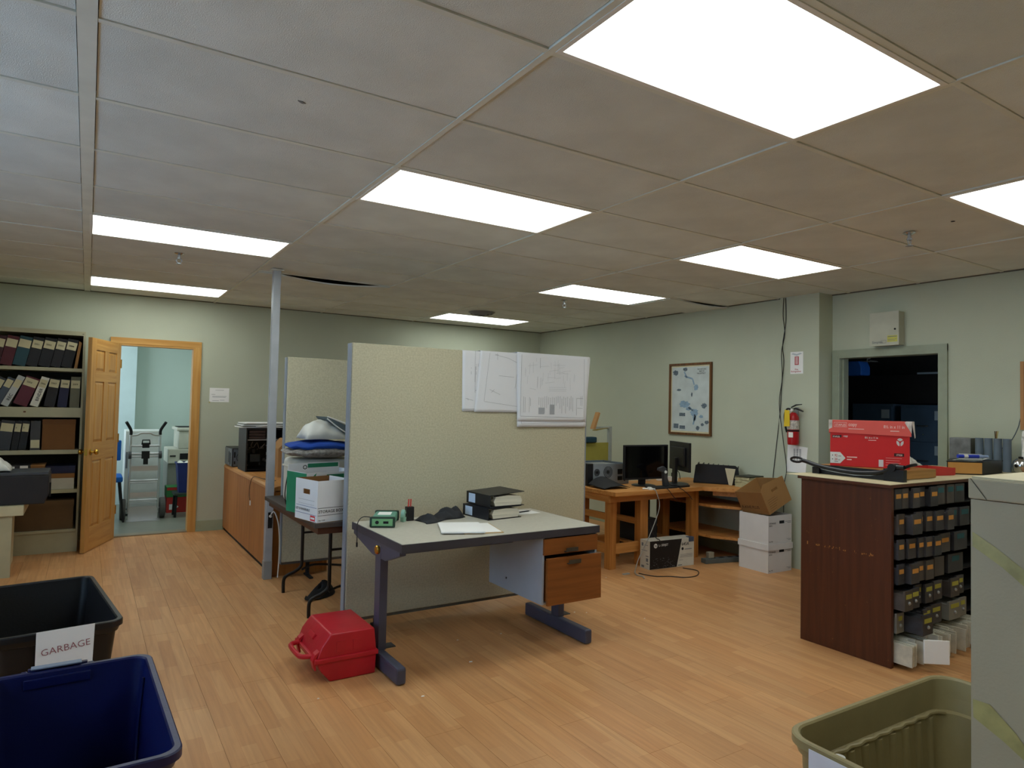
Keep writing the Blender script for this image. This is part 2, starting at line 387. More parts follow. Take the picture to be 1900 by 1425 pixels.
def ctile(i, j, sag=None):
    x0 = max(i * CX, XL) + (0.0285 if i == 0 else 0.014); x1 = min((i + 1) * CX, XR) - (0.0285 if i == -1 else 0.014); y0 = max(j * CY, YB) + 0.0135; y1 = min((j + 1) * CY, YF) - 0.0135
    if x1 - x0 < 0.05 or y1 - y0 < 0.05: return
    cx, cy = (x0 + x1) / 2, (y0 + y1) / 2
    if sag:
        def f(u, v):
            d = -sag * math.sin(PI * min(max((u - 0.12) / 0.82, 0), 1)) * (1 - v) ** 2
            return ((u - 0.5) * (x1 - x0), (v - 0.5) * (y1 - y0), (0.004 if not sag else -0.002) + d)
        mb = MB().grid(f, 24, 6)
        o = mk('ceiling_tile', mb, tilem, c0, local=True, solid=0.012)
    else:
        key = (round(x1 - x0, 3), round(y1 - y0, 3))
        if key not in tmesh:
            me = bpy.data.meshes.new('ceiling_tile'); b = B(-(x1 - x0) / 2, (x1 - x0) / 2, -(y1 - y0) / 2, (y1 - y0) / 2, 0.0, 0.016)
            me.from_pydata(b.v, [], b.f); me.materials.append(tilem); tmesh[key] = me
        o = bpy.data.objects.new('ceiling_tile', tmesh[key]); COL.objects.link(o); o.parent = c0
    dz = random.choice([0.003, 0.004, 0.006, 0.0045])
    o.location = Vector((cx, cy, CZ + (dz if not sag else 0.0))) - c0.location
    if not sag: o.rotation_euler = (random.uniform(-1, 1) * 0.002, random.uniform(-1, 1) * 0.0015, 0)
for i in iu:
    for j in ju:
        if not in_c(i, j): ctile(i, j, 0.034 if (i, j) == (1, 6) else 0.022 if (i, j) == (4, 4) else None)
diff = M('fluorescent_diffuser', (247, 255, 251), 0.5, emit=LAMP, var=0.0)
lname = {(0, 4): 'third lit ceiling panel over the left aisle, above the standing pole', (0, 8): 'small far lit ceiling panel nearest the open pine door',
         (1, 1): 'large lit ceiling panel directly before the grey pole, left of centre', (1, -2): 'largest and nearest lit ceiling panel, cut by the top of the photo',
         (3, 1): 'lit ceiling panel above the framed poster side of the room', (3, 4): 'lit ceiling panel above the black monitors',
         (3, 8): 'farthest lit ceiling panel, above the back wall corner', (3, -2): 'lit ceiling panel cut off by the right edge of the photo'}
lx = 0
for (i, j) in lights:
    x0, x1, y0, y1 = i * CX, (i + 1) * CX, j * CY, (j + 1) * CY
    if x0 < XL: x0 = XL
    lb = lname.get((i, j), 'lit ceiling panel outside the picture, behind or beside the viewer')
    t = thing('ceiling_light', ((x0 + x1) / 2, (y0 + y1) / 2, CZ), lb, 'ceiling light', group='recessed fluorescent ceiling panels')
    a = 0.0125; b_ = 0.03
    mk('frame', MB().box(x0 + a, x1 - a, y0 + a, y0 + b_, CZ - 0.003, CZ + 0.01).box(x0 + a, x1 - a, y1 - b_, y1 - a, CZ - 0.003, CZ + 0.01).box(x0 + a, x0 + b_, y0 + b_, y1 - b_, CZ - 0.003, CZ + 0.01).box(x1 - b_, x1 - a, y0 + b_, y1 - b_, CZ - 0.003, CZ + 0.01), white, t)
    mk('housing', B(x0 + a, x1 - a, y0 + a, y1 - a, CZ + 0.012, CZ + 0.09), white, t)
    mk('diffuser', B(x0 + b_, x1 - b_, y0 + b_, y1 - b_, CZ + 0.002, CZ + 0.010), diff, t)
# sprinklers and air diffuser
def sprinkler(x, y, label):
    t = thing('sprinkler', (x, y, CZ), label, 'sprinkler', group='ceiling sprinklers')
    mk('escutcheon', MB().lathe([(0.034, 0.003), (0.036, -0.002), (0.018, -0.012), (0.012, -0.013)], (x, y, CZ)), chrome, t, smooth=True)
    mk('body', MB().cyl((x, y, CZ - 0.012), (x, y, CZ - 0.035), 0.010).cyl((x, y, CZ - 0.035), (x, y, CZ - 0.045), 0.016, n=6), steel, t)
    mb = MB()
    for s in (-1, 1): mb.tube([(x + s * 0.010, y, CZ - 0.043), (x + s * 0.019, y, CZ - 0.056), (x + s * 0.006, y, CZ - 0.075)], 0.003)
    mb.cyl((x, y, CZ - 0.07), (x, y, CZ - 0.079), 0.006)
    mk('frame_arm', mb, steel, t)
    mk('deflector', MB().lathe([(0.004, -0.078), (0.022, -0.079), (0.022, -0.082), (0.004, -0.083)], (x, y, CZ), n=12), steel, t)
sprinkler(4.23, -0.17, 'chrome sprinkler head in ceiling at upper right, beside a small black hole')
sprinkler(0.59, 3.33, 'sprinkler head hanging between the two lit panels over the left aisle')
sprinkler(4.16, 3.23, 'small sprinkler head just beyond the lit panel above the monitors')
o = mk('ceiling_hole', MB().lathe([(0.011, -0.0015), (0.011, 0.0)], (4.17, -0.44, CZ + 0.0), n=12), blackm); tag(o, 'small round black hole in the ceiling tile near the right sprinkler', 'hole')
o = mk('ceiling_mark', MB().prism([(-0.016, -0.006), (0.002, -0.008), (0.016, 0.002), (0.004, 0.010), (-0.006, 0.004)], 0.0015, (0.670, 0.196, CZ - 0.0005), XP, YP), grey); tag(o, 'small grey torn mark on a ceiling tile at upper left centre', 'mark')
t = thing('air_diffuser', (3.95, 4.575, CZ), 'round grey air diffuser in the ceiling beside the farthest lit panel', 'air vent')
for k, (ra, rb, zz) in enumerate(((0.155, 0.125, 0.0), (0.115, 0.09, -0.008), (0.075, 0.045, -0.016))):
    mk('ring', MB().lathe([(rb, zz - 0.02), (ra, zz - 0.001), (ra + 0.006, zz - 0.001), (rb + 0.006, zz - 0.024), (rb, zz - 0.02)], (3.95, 4.575, CZ), n=28, caps=False), grey, t, smooth=True)
mk('throat', MB().lathe([(0.05, -0.004), (0.05, 0.0)], (3.95, 4.575, CZ), n=24), blackm, t)

# ================================================================== DOORS
# pine casing and jamb of the doorway in the back wall
d1 = struct('door_1', MB().box(DX0 - 0.075, DX0, 5.908, 5.93, 0, DZ).box(DX1, DX1 + 0.065, 5.908, 5.93, 0, DZ), pine)
mk('head_casing', B(DX0 - 0.075, DX1 + 0.065, 5.908, 5.93, DZ, DZ + 0.065), pineh, d1)
mk('jamb', MB().box(DX0 - 0.0005, DX0 + 0.018, 5.912, 6.05, 0, DZ - 0.018).box(DX1 - 0.018, DX1 + 0.0005, 5.912, 6.05, 0, DZ - 0.018), pine, d1)
mk('head_jamb', B(DX0, DX1, 5.912, 6.05, DZ - 0.018, DZ), pineh, d1)
mk('threshold', B(DX0, DX1, 5.915, 6.06, 0.0, 0.012), M('threshold_metal', (150, 140, 120), 0.4, 0.5), d1)
# six panel pine door leaf, open towards the viewer, hinged on the left jamb
hx, hy = 0.292, 5.885; W_ = 0.735; ang = math.atan2(5.215 - hy, 0.035 - hx)
t = thing('pine_door', (hx, hy, 0.006), 'open six-panel varnished pine door with brass knobs, beside the tall shelving', 'door', rz=ang)
HD = 2.035; TH = 0.035
st = 0.105
def dl(name, *a, **k): return mk(name, B(*a), k.pop('mat', pine), t, local=True, **k)
for xa in (0.0, W_ - st): dl('stile', xa, xa + st, 0, TH, 0, HD, bev=0.002)
dl('muntin', W_ / 2 - 0.05, W_ / 2 + 0.05, 0.0005, TH - 0.0005, 0.22, 1.93, bev=0.002)
rows_ = [(0.0, 0.22), (0.86, 1.03), (1.62, 1.72), (1.925, HD)]
for z0, z1 in rows_: dl('rail', st, W_ - st, 0.0002, TH - 0.0002, z0, z1, mat=pineh)
def rp_(x0, x1, z0, z1):
    mb = MB().box(x0, x1, 0.010, TH - 0.010, z0, z1)
    for sgn in (0, 1):
        yo = 0.010 if sgn == 0 else TH - 0.010; yi = 0.002 if sgn == 0 else TH - 0.002; d = 0.03
        mb.add([(x0 + .006, yo, z0 + .006), (x1 - .006, yo, z0 + .006), (x1 - .006, yo, z1 - .006), (x0 + .006, yo, z1 - .006), (x0 + d, yi, z0 + d), (x1 - d, yi, z0 + d), (x1 - d, yi, z1 - d), (x0 + d, yi, z1 - d)],
               [(4, 5, 6, 7), (0, 1, 5, 4), (1, 2, 6, 5), (2, 3, 7, 6), (3, 0, 4, 7)])
    return mb
for z0, z1 in ((0.22, 0.86), (1.03, 1.62), (1.72, 1.925)):
    for x0, x1 in ((st, W_ / 2 - 0.05), (W_ / 2 + 0.05, W_ - st)):
        mk('door_panel', rp_(x0, x1, z0, z1), pine, t, local=True)
for s_, y0 in ((1, TH), (-1, 0.0)):
    kx = W_ - 0.06
    mk('door_knob', MB().lathe([(0.030, 0), (0.030, s_ * 0.006), (0.011, s_ * 0.010), (0.010, s_ * 0.032), (0.022, s_ * 0.040), (0.027, s_ * 0.052), (0.022, s_ * 0.064), (0.008, s_ * 0.068)], (kx, y0, 0.945), axis='Y', n=22), brass, t, local=True, smooth=True)
dl('latch_plate', W_ - 0.0005, W_ + 0.0015, 0.006, TH - 0.006, 0.915, 0.975, mat=brass)
for zz in (0.25, 1.0, 1.78): mk('hinge', MB().cyl((-0.004, TH + 0.003, zz), (-0.004, TH + 0.003, zz + 0.09), 0.006, n=10), brass, t, local=True)

# grey painted frame of the right doorway, no leaf
gp = M('frame_paint', (150, 158, 138), 0.5)
d2 = struct('door_2', MB().box(5.912, 5.93, RY0 - 0.05, RY0 + 0.004, 0, RZ + 0.05).box(5.912, 5.93, RY1 - 0.004, RY1 + 0.05, 0, RZ + 0.05), gp)
mk('head_casing', B(5.9115, 5.93, RY0 - 0.05, RY1 + 0.05, RZ - 0.004, RZ + 0.055), gp, d2)
mk('jamb', MB().box(5.914, 6.06, RY0 - 0.0005, RY0 + 0.02, 0, RZ).box(5.914, 6.06, RY1 - 0.02, RY1 + 0.0005, 0, RZ).box(5.96, 5.985, RY1 - 0.035, RY1 - 0.02, 0, RZ - 0.02), gp, d2)
mk('head_jamb', B(5.914, 6.06, RY0 + 0.02, RY1 - 0.02, RZ - 0.02, RZ), gp, d2)

# ================================================================== THE FRONT DESK
dkp = M('desk_edge_grey', (62, 62, 70), 0.45)
dkl = M('desk_leg_grey', (70, 72, 88), 0.4, var=0.03)
t = thing('desk', (2.13, 1.38, 0), 'grey-topped office desk on dark metal feet in front of the beige partition', 'desk')
PB(t, 'desktop', M('desk_laminate', (192, 188, 174), 0.45, var=0.03, scale=40), 1.466, 2.794, 0.996, 1.764, 0.690, 0.7305)
PB(t, 'edge_band', dkp, 1.459, 2.801, 0.989, 0.9955, 0.686, 0.7295)
mk('edge_band', MB().box(1.459, 1.4655, 0.9955, 1.771, 0.686, 0.7295).box(2.7945, 2.801, 0.9955, 1.771, 0.686, 0.7295).box(1.4655, 2.7945, 1.7645, 1.771, 0.686, 0.7295), dkp, t)
for xa, ya in ((1.452, 1.345), (2.700, 1.345)):
    PB(t, 'leg', dkl, xa + 0.008, xa + 0.055, ya - 0.06, ya + 0.02, 0.088, 0.672, bev=0.003)
    f_ = PB(t, 'foot', dkl, xa - 0.003, xa + 0.050, 0.985, 1.665, 0.004, 0.090, bev=0.012)
    mk('support_arm', MB().prism([(1.02, 0.686), (1.74, 0.686), (1.74, 0.665), (1.42, 0.60), (1.22, 0.60), (1.02, 0.665)], 0.035, (xa + 0.010, 0, 0), YP, ZP), dkl, t)
    mk('floor_glide', MB().cyl((xa + 0.024, 1.03, 0), (xa + 0.024, 1.03, 0.006), 0.014).cyl((xa + 0.024, 1.62, 0), (xa + 0.024, 1.62, 0.006), 0.014), blackm, t)
    PB(t, 'foot_plate', dgrey, xa + 0.05, xa + 0.12, 1.30, 1.37, 0.088, 0.093)
PB(t, 'crossbar', dkl, 1.50, 2.70, 1.33, 1.36, 0.60, 0.655)
mk('adjuster_knob', MB().lathe([(0.024, -0.002), (0.025, -0.014), (0.021, -0.020), (0.004, -0.020)], (1.462, 1.315, 0.645), axis='X', n=20), brass, t, smooth=True)
ps = M('pedestal_side', (168, 176, 186), 0.5, var=0.02)
pd = mk('pedestal', MB().box(2.372, 2.386, 1.004, 1.62, 0.285, 0.684).box(2.776, 2.790, 1.004, 1.62, 0.285, 0.684).box(2.386, 2.776, 1.60, 1.62, 0.285, 0.684).box(2.386, 2.776, 1.01, 1.60, 0.285, 0.297), ps, t)
mk('bolt', MB().cyl((2.371, 1.40, 0.62), (2.367, 1.40, 0.62), 0.006).cyl((2.371, 1.40, 0.36), (2.367, 1.40, 0.36), 0.006), dgrey, pd)
def pull(x, y, z, p):
    mb = MB().prism([(0, 0), (-0.020, 0.0), (-0.024, 0.004), (-0.024, 0.026), (-0.021, 0.026), (-0.021, 0.004), (0, 0.004)], 0.09, (x, y, z), (0, 1, 0), (0, 0, 1))
    return mk('drawer_pull', mb, pullm, p)
dr = PB(t, 'drawer', drawerwood, 2.375, 2.785, 0.990, 1.006, 0.582, 0.678, bev=0.001)
pull(2.525, 0.990, 0.592, dr)
dr = mk('drawer', MB().prism([(0.958, 0.289), (0.962, 0.565), (0.978, 0.565), (0.974, 0.289)], 0.410, (2.383, 0, 0), YP, ZP).box(2.40, 2.77, 0.98, 1.45, 0.305, 0.545), drawerwood, t)
pull(2.525, 0.960, 0.525, dr)

# partition behind the desk
def partition(name, x0, x1, y0, y1, z0, z1, label, trim_right=True):
    t = thing(name, ((x0 + x1) / 2, (y0 + y1) / 2, 0), label, 'partition')
    mk('fabric_panel', B(x0 + 0.012, x1 - 0.012, y0, y1, z0, z1), fabric, t, bev=0.010, seg=3, smooth=True)
    tr = M('partition_trim', (140, 148, 158), 0.45)
    PB(t, 'side_trim', tr, x0, x0 + 0.0115, y0 + 0.004, y1 - 0.004, z0 - 0.01, z1 - 0.004, bev=0.003)
    PB(t, 'side_trim', tr, x1 - 0.0115, x1, y0 + 0.004, y1 - 0.004, z0 - 0.01, z1 - 0.004, bev=0.003)
    PB(t, 'base_rail', M('partition_base', (96, 96, 90), 0.5), x0 + 0.012, x1 - 0.012, y0 + 0.012, y1 - 0.012, z0 - 0.02, z0 - 0.0005)
    for xx in (x0 + 0.22, x1 - 0.25):
        mk('foot', MB().box(xx, xx + 0.03, y0 - 0.10 if y0 > 3 else y0 - 0.02, y1 + 0.03, 0.0, 0.012).box(xx + 0.002, xx + 0.028, y0 + 0.015, y1 - 0.015, 0.012, z0 - 0.02), blackm, t)
    return t
partition('partition', 1.462, 3.415, 1.900, 1.965, 0.085, 1.862, 'large beige fabric office partition behind the desk, draped with drawings')
partition('partition', 1.432, 3.30, 3.425, 3.485, 0.135, 1.845, 'second beige fabric partition standing behind the folding table')
# round stains on the big partition's lower part are left to the fabric noise

# drawings draped over the top edge of the partition
prt = M('drawing_paper', (226, 228, 232), 0.85, var=0.02, scale=2)
def drape(label, xt0, xt1, xb0, xb1, zb, lift, zback, seedy=0.0):
    t = thing('drawing_sheet', ((xt0 + xt1) / 2, 1.9, 1.862), label, 'drawing')
    y0 = 1.8985 - lift; y1 = 1.9665 + lift; zt = 1.8625 + lift
    path = [(y0 - 0.0008, zb), (y0 - 0.0004, zb + 0.10), (y0, 1.70), (y0, 1.853), (y0 + 0.003, zt - 0.003), (y0 + 0.010, zt), (y1 - 0.010, zt), (y1 - 0.003, zt - 0.003), (y1, 1.853), (y1, zback)]
    Ls = [0]
    for a, b in zip(path, path[1:]): Ls.append(Ls[-1] + math.hypot(b[0] - a[0], b[1] - a[1]))
    def f(u, v):
        s = v * 24; 
        j = round(v * (len(path) - 1) * 4); k = min(j // 4, len(path) - 2); q = j / 4.0 - k; y = path[k][0] + (path[k + 1][0] - path[k][0]) * q; z = path[k][1] + (path[k + 1][1] - path[k][1]) * q
        fr_ = min(1, max(0, (1.862 - z) / max(0.01, 1.862 - zb))) if k < 4 else 0
        x = (xt0 + (xt1 - xt0) * u) * (1 - fr_) + (xb0 + (xb1 - xb0) * u) * fr_
        if k < 4: y -= 0.0010 * (1 + math.sin(u * 7 + 0.4))
        return (x, y, z)
    mk('sheet', MB().grid(f, 20, (len(path) - 1) * 4), prt, t, solid=0.0005, smooth=True)
    return t, y0 + 0.0013
faint = M('faint_print', (170, 174, 180), 0.9); midp = M('grey_print', (110, 114, 122), 0.9)
dA, ya = drape('long drawing sheet at left of those draped over the beige partition', 2.275, 2.80, 2.282, 2.80, 1.428, 0.0010, 1.60)
dB, yb = drape('slanting middle drawing sheet hung over the beige partition', 2.42, 2.86, 2.378, 2.83, 1.425, 0.0065, 1.55, 1)
dC, yc = drape('under sheet of the large drawing at the partition end, hanging lowest', 2.732, 3.418, 2.742, 3.392, 1.318, 0.0105, 1.22, 2)
dD, yd = drape('large printed drawing on top at the right end of the partition', 2.735, 3.425, 2.742, 3.385, 1.362, 0.0145, 1.45, 3)
def lines(p, x0, z0, y, segs, w=0.0016, mat=midp):
    mb = MB()
    for (a, b, c, d) in segs:
        A = Vector((x0 + a, y, z0 + b)); Bv = Vector((x0 + c, y, z0 + d)); n = (Bv - A).normalized().cross(Vector((0, 1, 0))) * w / 2
        mb.add([A - n, Bv - n, Bv + n, A + n], [(0, 1, 2, 3)])
    return mk('line_work', mb, mat, p)
def L2(xa, ya_, xb, yb_): # helper: drawing crop pixels to partition plane
    fx = lambda u, v: 2.262 + (u - 115) * 0.000695
    fz = lambda u, v: 1.868 - (v - 140) * 0.000555 + (u - 115) * 0.000028
    return (fx(xa, ya_), fz(xa, ya_), fx(xb, yb_), fz(xb, yb_))
r2 = random.Random(3)
sa = [L2(150, 910, 700, 905), L2(180, 770, 270, 800), L2(285, 160, 285, 560), L2(345, 160, 345, 560), L2(405, 200, 405, 470), L2(290, 670, 390, 665), L2(290, 360, 290, 700), L2(205, 770, 215, 795), L2(335, 540, 335, 670)]
for k in range(22):
    u = r2.choice([240, 300, 320, 360, 395]); v = r2.uniform(200, 460); sa.append(L2(u, v, u, v + r2.uniform(10, 40)))
lines(dA, 0, 0, ya - 0.0045, sa, 0.0016)
sb = [L2(455, 180, 395, 810), L2(395, 815, 815, 895), L2(520, 195, 560, 215), L2(560, 215, 680, 245), L2(680, 245, 815, 315), L2(545, 180, 550, 270), L2(460, 660, 590, 730), L2(480, 700, 520, 660), L2(570, 480, 760, 500), L2(810, 350, 775, 650), L2(515, 210, 560, 205)]
lines(dB, 0, 0, yb - 0.0045, sb, 0.0014)
sd = [L2(845, 190, 840, 1020), L2(845, 1022, 1710, 1082), L2(1700, 240, 1712, 1080), L2(1600, 800, 1600, 1040), L2(1600, 800, 1690, 805), L2(1610, 940, 1690, 945), L2(1090, 235, 1090, 375)]
for k in range(16):
    u = 1080 + k * 26; sd.append(L2(u, r2.uniform(760, 800), u, r2.uniform(860, 1010)))
for u in (880, 900, 955, 970, 1500, 1520, 1545, 1660, 1680): sd.append(L2(u, r2.uniform(750, 800), u, r2.uniform(880, 990)))
lines(dD, 0, 0, yd - 0.0045, sd, 0.0018)
sf = []
for k in range(26):
    u = r2.uniform(870, 1580); v = r2.uniform(230, 560); sf.append(L2(u, v, u + r2.uniform(-8, 8), v + r2.uniform(40, 170)))
for k in range(12):
    v = r2.uniform(330, 680); u = r2.uniform(900, 1400); sf.append(L2(u, v, u + r2.uniform(60, 200), v + r2.uniform(-20, 20)))
for v in (640, 665, 690): sf.append(L2(1210, v, 1450, v + 5))
lines(dD, 0, 0, yd - 0.0045, sf, 0.0012, faint)
mb = MB()
for q4 in ((0, 0.055, 0, 0.05), (0.105, 0.15, 0.0, 0.075)): quads(dD, 'printed_block', faint, [q4], (2.93, yd - 0.0045, 1.415), XP, ZP)
lines(dC, 0, 0, yc - 0.0045, [L2(860, 1125, 1700, 1140), L2(860, 1030, 860, 1125), L2(1280, 1108, 1380, 1112), L2(1290, 1098, 1370, 1102)], 0.0014)

# ---------- things on the desk
zt = 0.7310
grn = M('green_instrument_plastic', (92, 150, 130), 0.45); grnl = M('light_green_panel', (120, 172, 120), 0.5)
t = thing('survey_data_logger', (1.615, 1.62, zt), 'green instrument box with black end covers on the left corner of the desk', 'instrument', rz=math.radians(-28)); t.scale = (1.22, 1.22, 1.15)
mk('case', B(-0.055, 0.055, -0.10, 0.09, 0.006, 0.052), grn, t, local=True, bev=0.010)
mk('end_cover', B(-0.062, 0.062, -0.118, -0.098, 0.0, 0.056), M('dark_green_cover', (36, 58, 48), 0.5), t, local=True, bev=0.008)
mk('end_cover', B(-0.062, 0.062, 0.088, 0.105, 0.0, 0.056), M('dark_green_cover'), t, local=True, bev=0.008)
mk('socket_panel', B(-0.050, 0.050, -0.1205, -0.117, 0.010, 0.046), grnl, t, local=True, bev=0.001)
mk('socket', MB().cyl((-0.025, -0.1195, 0.028), (-0.025, -0.1225, 0.028), 0.009).box(0.005, 0.030, -0.1225, -0.1195, 0.022, 0.034), blackm, t, local=True)
mk('paper_label', B(-0.035, 0.030, -0.03, 0.055, 0.0518, 0.0528), paperm, t, local=True)
o = mk('cable', MB().tube([(1.555, 1.66, 0.765), (1.50, 1.68, 0.772), (1.462, 1.665, 0.75), (1.444, 1.635, 0.71), (1.440, 1.62, 0.66), (1.440, 1.62, 0.63)], 0.0028).cyl((1.440, 1.62, 0.632), (1.440, 1.62, 0.605), 0.0055), black)
tag(o, 'thin black cable with plug hanging over the left edge of the desk', 'cable')
t = thing('stapler', (1.742, 1.635, zt), 'pale green and black punch-like tool standing near the cloth on the desk', 'tool', rz=math.radians(35))
mk('body', MB().prism([(0, 0), (0.028, 0), (0.034, 0.03), (0.026, 0.062), (0.014, 0.078), (0.004, 0.06), (-0.004, 0.03)], 0.026, (-0.014, 0.012, 0), XP, ZP), M('pale_green_plastic', (142, 184, 164), 0.4), t, local=True, bev=0.004)
mk('slot', B(0.004, 0.012, -0.0165, -0.0135, 0.030, 0.052), blackm, t, local=True)
t = thing('pen_holder', (1.795, 1.66, zt), 'small black cup holding two red sticks on the desk', 'pen holder')
mk('cup', B(-0.024, 0.024, -0.02, 0.02, 0, 0.088), black, t, local=True, bev=0.003)
rs = M('red_plastic', (206, 66, 60), 0.4)
for k, dx in enumerate((-0.009, 0.006)): mk('stick', MB().cyl((dx, 0, 0.086), (dx + 0.004, 0.003, 0.135), 0.0042, n=10), rs, t, local=True)
# crumpled black cloth
def cloth(u, v):
    x = 1.835 + 0.34 * u + 0.010 * math.sin(v * 5); cy = 1.575 + 0.10 * u
    y = cy + (v - 0.5) * (0.17 - 0.06 * u + 0.03 * math.sin(u * 9))
    h = 0.020 + 0.030 * abs(math.sin(u * 7.5 + 0.6)) + 0.030 * max(0, math.sin(u * 3.1 - 0.9)) * (1 if u > 0.5 else 0.5)
    z = zt + 0.001 + h * math.sin(PI * v) ** 0.7 * (0.75 + 0.25 * math.sin(u * 23 + v * 11)) * min(1, min(u, 1 - u) * 8)
    return (x, y, z)
o = mk('cloth', MB().grid(cloth, 46, 18), M('black_cloth', (44, 46, 50), 0.85, bump=0.4, bscale=60), smooth=True, solid=0.002)
tag(o, 'crumpled black cloth lying along the back of the desk', 'cloth')
def desk_binder(z, x, y, rz, label, ln, hh, wave):
    t = thing('ring_binder', (x, y, z), label, 'binder', rz=rz)
    cv = M('binder_vinyl', (26, 28, 34), 0.4)
    # spine faces -x, pages open towards -y (camera side)
    mk('cover', MB().box(0, 0.004, 0, ln, 0, hh).box(0.004, 0.275, 0, ln, 0, 0.004), cv, t, local=True)
    mk('front_cover', MB().prism([(0.0, hh - 0.004), (0.275, hh + wave), (0.275, hh + wave + 0.004), (0.0, hh)], ln, (0, ln, 0), XP, ZP), cv, t, local=True)
    def pg(u, v): pass
    n = 9; mbp = MB()
    mbp.prism([(0.045, 0.006), (0.25, 0.006), (0.262, hh * 0.45), (0.245, hh * 0.80), (0.15, hh * 0.90 + wave * 0.2), (0.05, hh * 0.84), (0.035, hh * 0.45)], ln - 0.012, (0, ln - 0.006, 0), XP, ZP)
    mk('page_block', mbp, M('page_edges', (214, 208, 190), 0.9, var=0.12, scale=3, stretch=(1, 1, 90)), t, local=True)
    mb = MB()
    for yy in (0.03, ln / 2, ln - 0.03): mb.tube([(0.008, yy, 0.008), (0.012, yy, hh * 0.7), (0.035, yy, hh * 0.86), (0.058, yy, hh * 0.6), (0.058, yy, 0.01)], 0.003, n=6)
    mk('ring', mb, chrome, t, local=True)
    mk('spine_label', B(-0.0008, 0.0002, ln * 0.62, ln * 0.9, hh * 0.12, hh * 0.88), M('pale_blue_label', (196, 214, 236), 0.7), t, local=True)
    return t
desk_binder(zt, 2.245, 1.435, math.radians(6), 'lower of two thick black ring binders lying on the desk', 0.29, 0.075, 0.0)
desk_binder(zt + 0.0795, 2.262, 1.445, math.radians(3), 'upper thick black ring binder with bulging white pages on the desk', 0.29, 0.078, 0.012)
t = thing('folder', (1.99, 1.24, zt), 'tan paper folder lying under the white papers on the desk', 'folder', rz=math.radians(-14))
mk('cover', B(-0.06, 0.175, -0.16, 0.155, 0.0, 0.0035), M('manila', (196, 164, 112), 0.9), t, local=True)
mk('inner_sheets', B(-0.05, 0.165, -0.15, 0.14, 0.0036, 0.0065), paperm, t, local=True)
t = thing('paper_stack', (1.945, 1.245, zt + 0.007), 'stack of white blank paper on the tan folder on the desk', 'paper', rz=math.radians(-22))
for k in range(4):
    o = mk('sheet', B(-0.125, 0.125, -0.16, 0.16, k * 0.002, k * 0.002 + 0.0018), paperm, t, local=True); o.rotation_euler.z = random.uniform(-0.03, 0.03)
t = thing('pen', (2.64, 1.62, zt + 0.005), 'dark pen lying behind the binders on the desk', 'pen', rz=0.2)
mk('barrel', MB().cyl((-0.06, 0, 0), (0.05, 0, 0), 0.0045, n=10), black, t, local=True); mk('tip', MB().cyl((0.05, 0, 0), (0.072, 0, 0), 0.0045, 0.001, n=10), chrome, t, local=True)
mk('clip', B(-0.055, -0.01, -0.002, 0.002, 0.004, 0.006), chrome, t, local=True)
o = PB(None, 'paper_slip', paperm, 2.56, 2.74, 1.55, 1.70, zt, zt + 0.001); tag(o, 'small cream paper slip under the pen on the desk', 'paper')
bpy.data.objects['pen'].location.z += 0.001

# ---------- red case
t = thing('equipment_case', (1.26, 1.42, 0), 'red plastic hard case with chamfered lid and handle, on the floor left of the desk', 'case')
redc = M('red_case_plastic', (186, 30, 42), 0.38, var=0.08, scale=5, bump=0.2, bscale=40)
y0, y1 = 1.215, 1.60
mk('lid', MB().prism([(1.098, 0.124), (1.424, 0.124), (1.410, 0.246), (1.170, 0.248), (1.122, 0.186)], y1 - y0, (0, y1, 0), XP, ZP), redc, t, bev=0.010, seg=3, smooth=True)
mk('base', MB().prism([(1.172, 0.0), (1.420, 0.0), (1.424, 0.112), (1.098, 0.112), (1.125, 0.055)], y1 - y0, (0, y1, 0), XP, ZP), redc, t, bev=0.010, seg=3, smooth=True)
mk('rim', B(1.086, 1.432, y0 - 0.010, y1 + 0.010, 0.104, 0.128), redc, t, bev=0.005)
mk('handle', MB().tube([(1.085, 1.28, 0.128), (1.045, 1.295, 0.128), (1.030, 1.34, 0.128), (1.030, 1.47, 0.128), (1.045, 1.515, 0.128), (1.085, 1.53, 0.128)], 0.013, n=10), redc, t, smooth=True)
for yy in (1.245, 1.545):
    mk('latch', MB().prism([(1.112, 0.165), (1.090, 0.150), (1.076, 0.118), (1.088, 0.07), (1.098, 0.07), (1.092, 0.12), (1.104, 0.148), (1.116, 0.158)], 0.045, (0, yy + 0.0225, 0), XP, ZP), redc, t)
for xa in (1.20, 1.29): mk('lid_rib', B(xa, xa + 0.045, y0 - 0.003, y0 + 0.002, 0.150, 0.205), redc, t)
mk('lid_recess_grip', MB().prism([(1.138, 0.205), (1.128, 0.215), (1.113, 0.190), (1.122, 0.180)], 0.09, (0, 1.455, 0), XP, ZP), redc, t, bev=0.003)

# ================================================================== LEFT: POLE, CREDENZA, FOLDING TABLE
t = thing('power_pole', (1.348, 3.50, 0), 'tall slim grey metal service pole from floor to ceiling beside the folding table', 'pole')
mk('shaft', B(1.318, 1.378, 3.47, 3.53, 0.06, CZ), M('pole_paint', (176, 180, 184), 0.4, 0.2), t, bev=0.004)
PB(t, 'base_shoe', M('pole_base', (150, 152, 150), 0.5), 1.314, 1.3795, 3.466, 3.534, 0.0, 0.15, bev=0.003)
PB(t, 'ceiling_trim', teem, 1.300, 1.396, 3.452, 3.548, CZ - 0.012, CZ - 0.0015)
PB(t, 'seam', M('pole_seam', (120, 124, 130), 0.5), 1.3165, 1.3185, 3.495, 3.499, 0.16, CZ - 0.02)
oc = PB(t, 'outlet', blackm, 1.335, 1.370, 3.4665, 3.4712, 0.42, 0.55)
mk('cover_plate', B(1.3745, 1.379, 3.478, 3.522, 0.39, 0.58), dgrey, t)
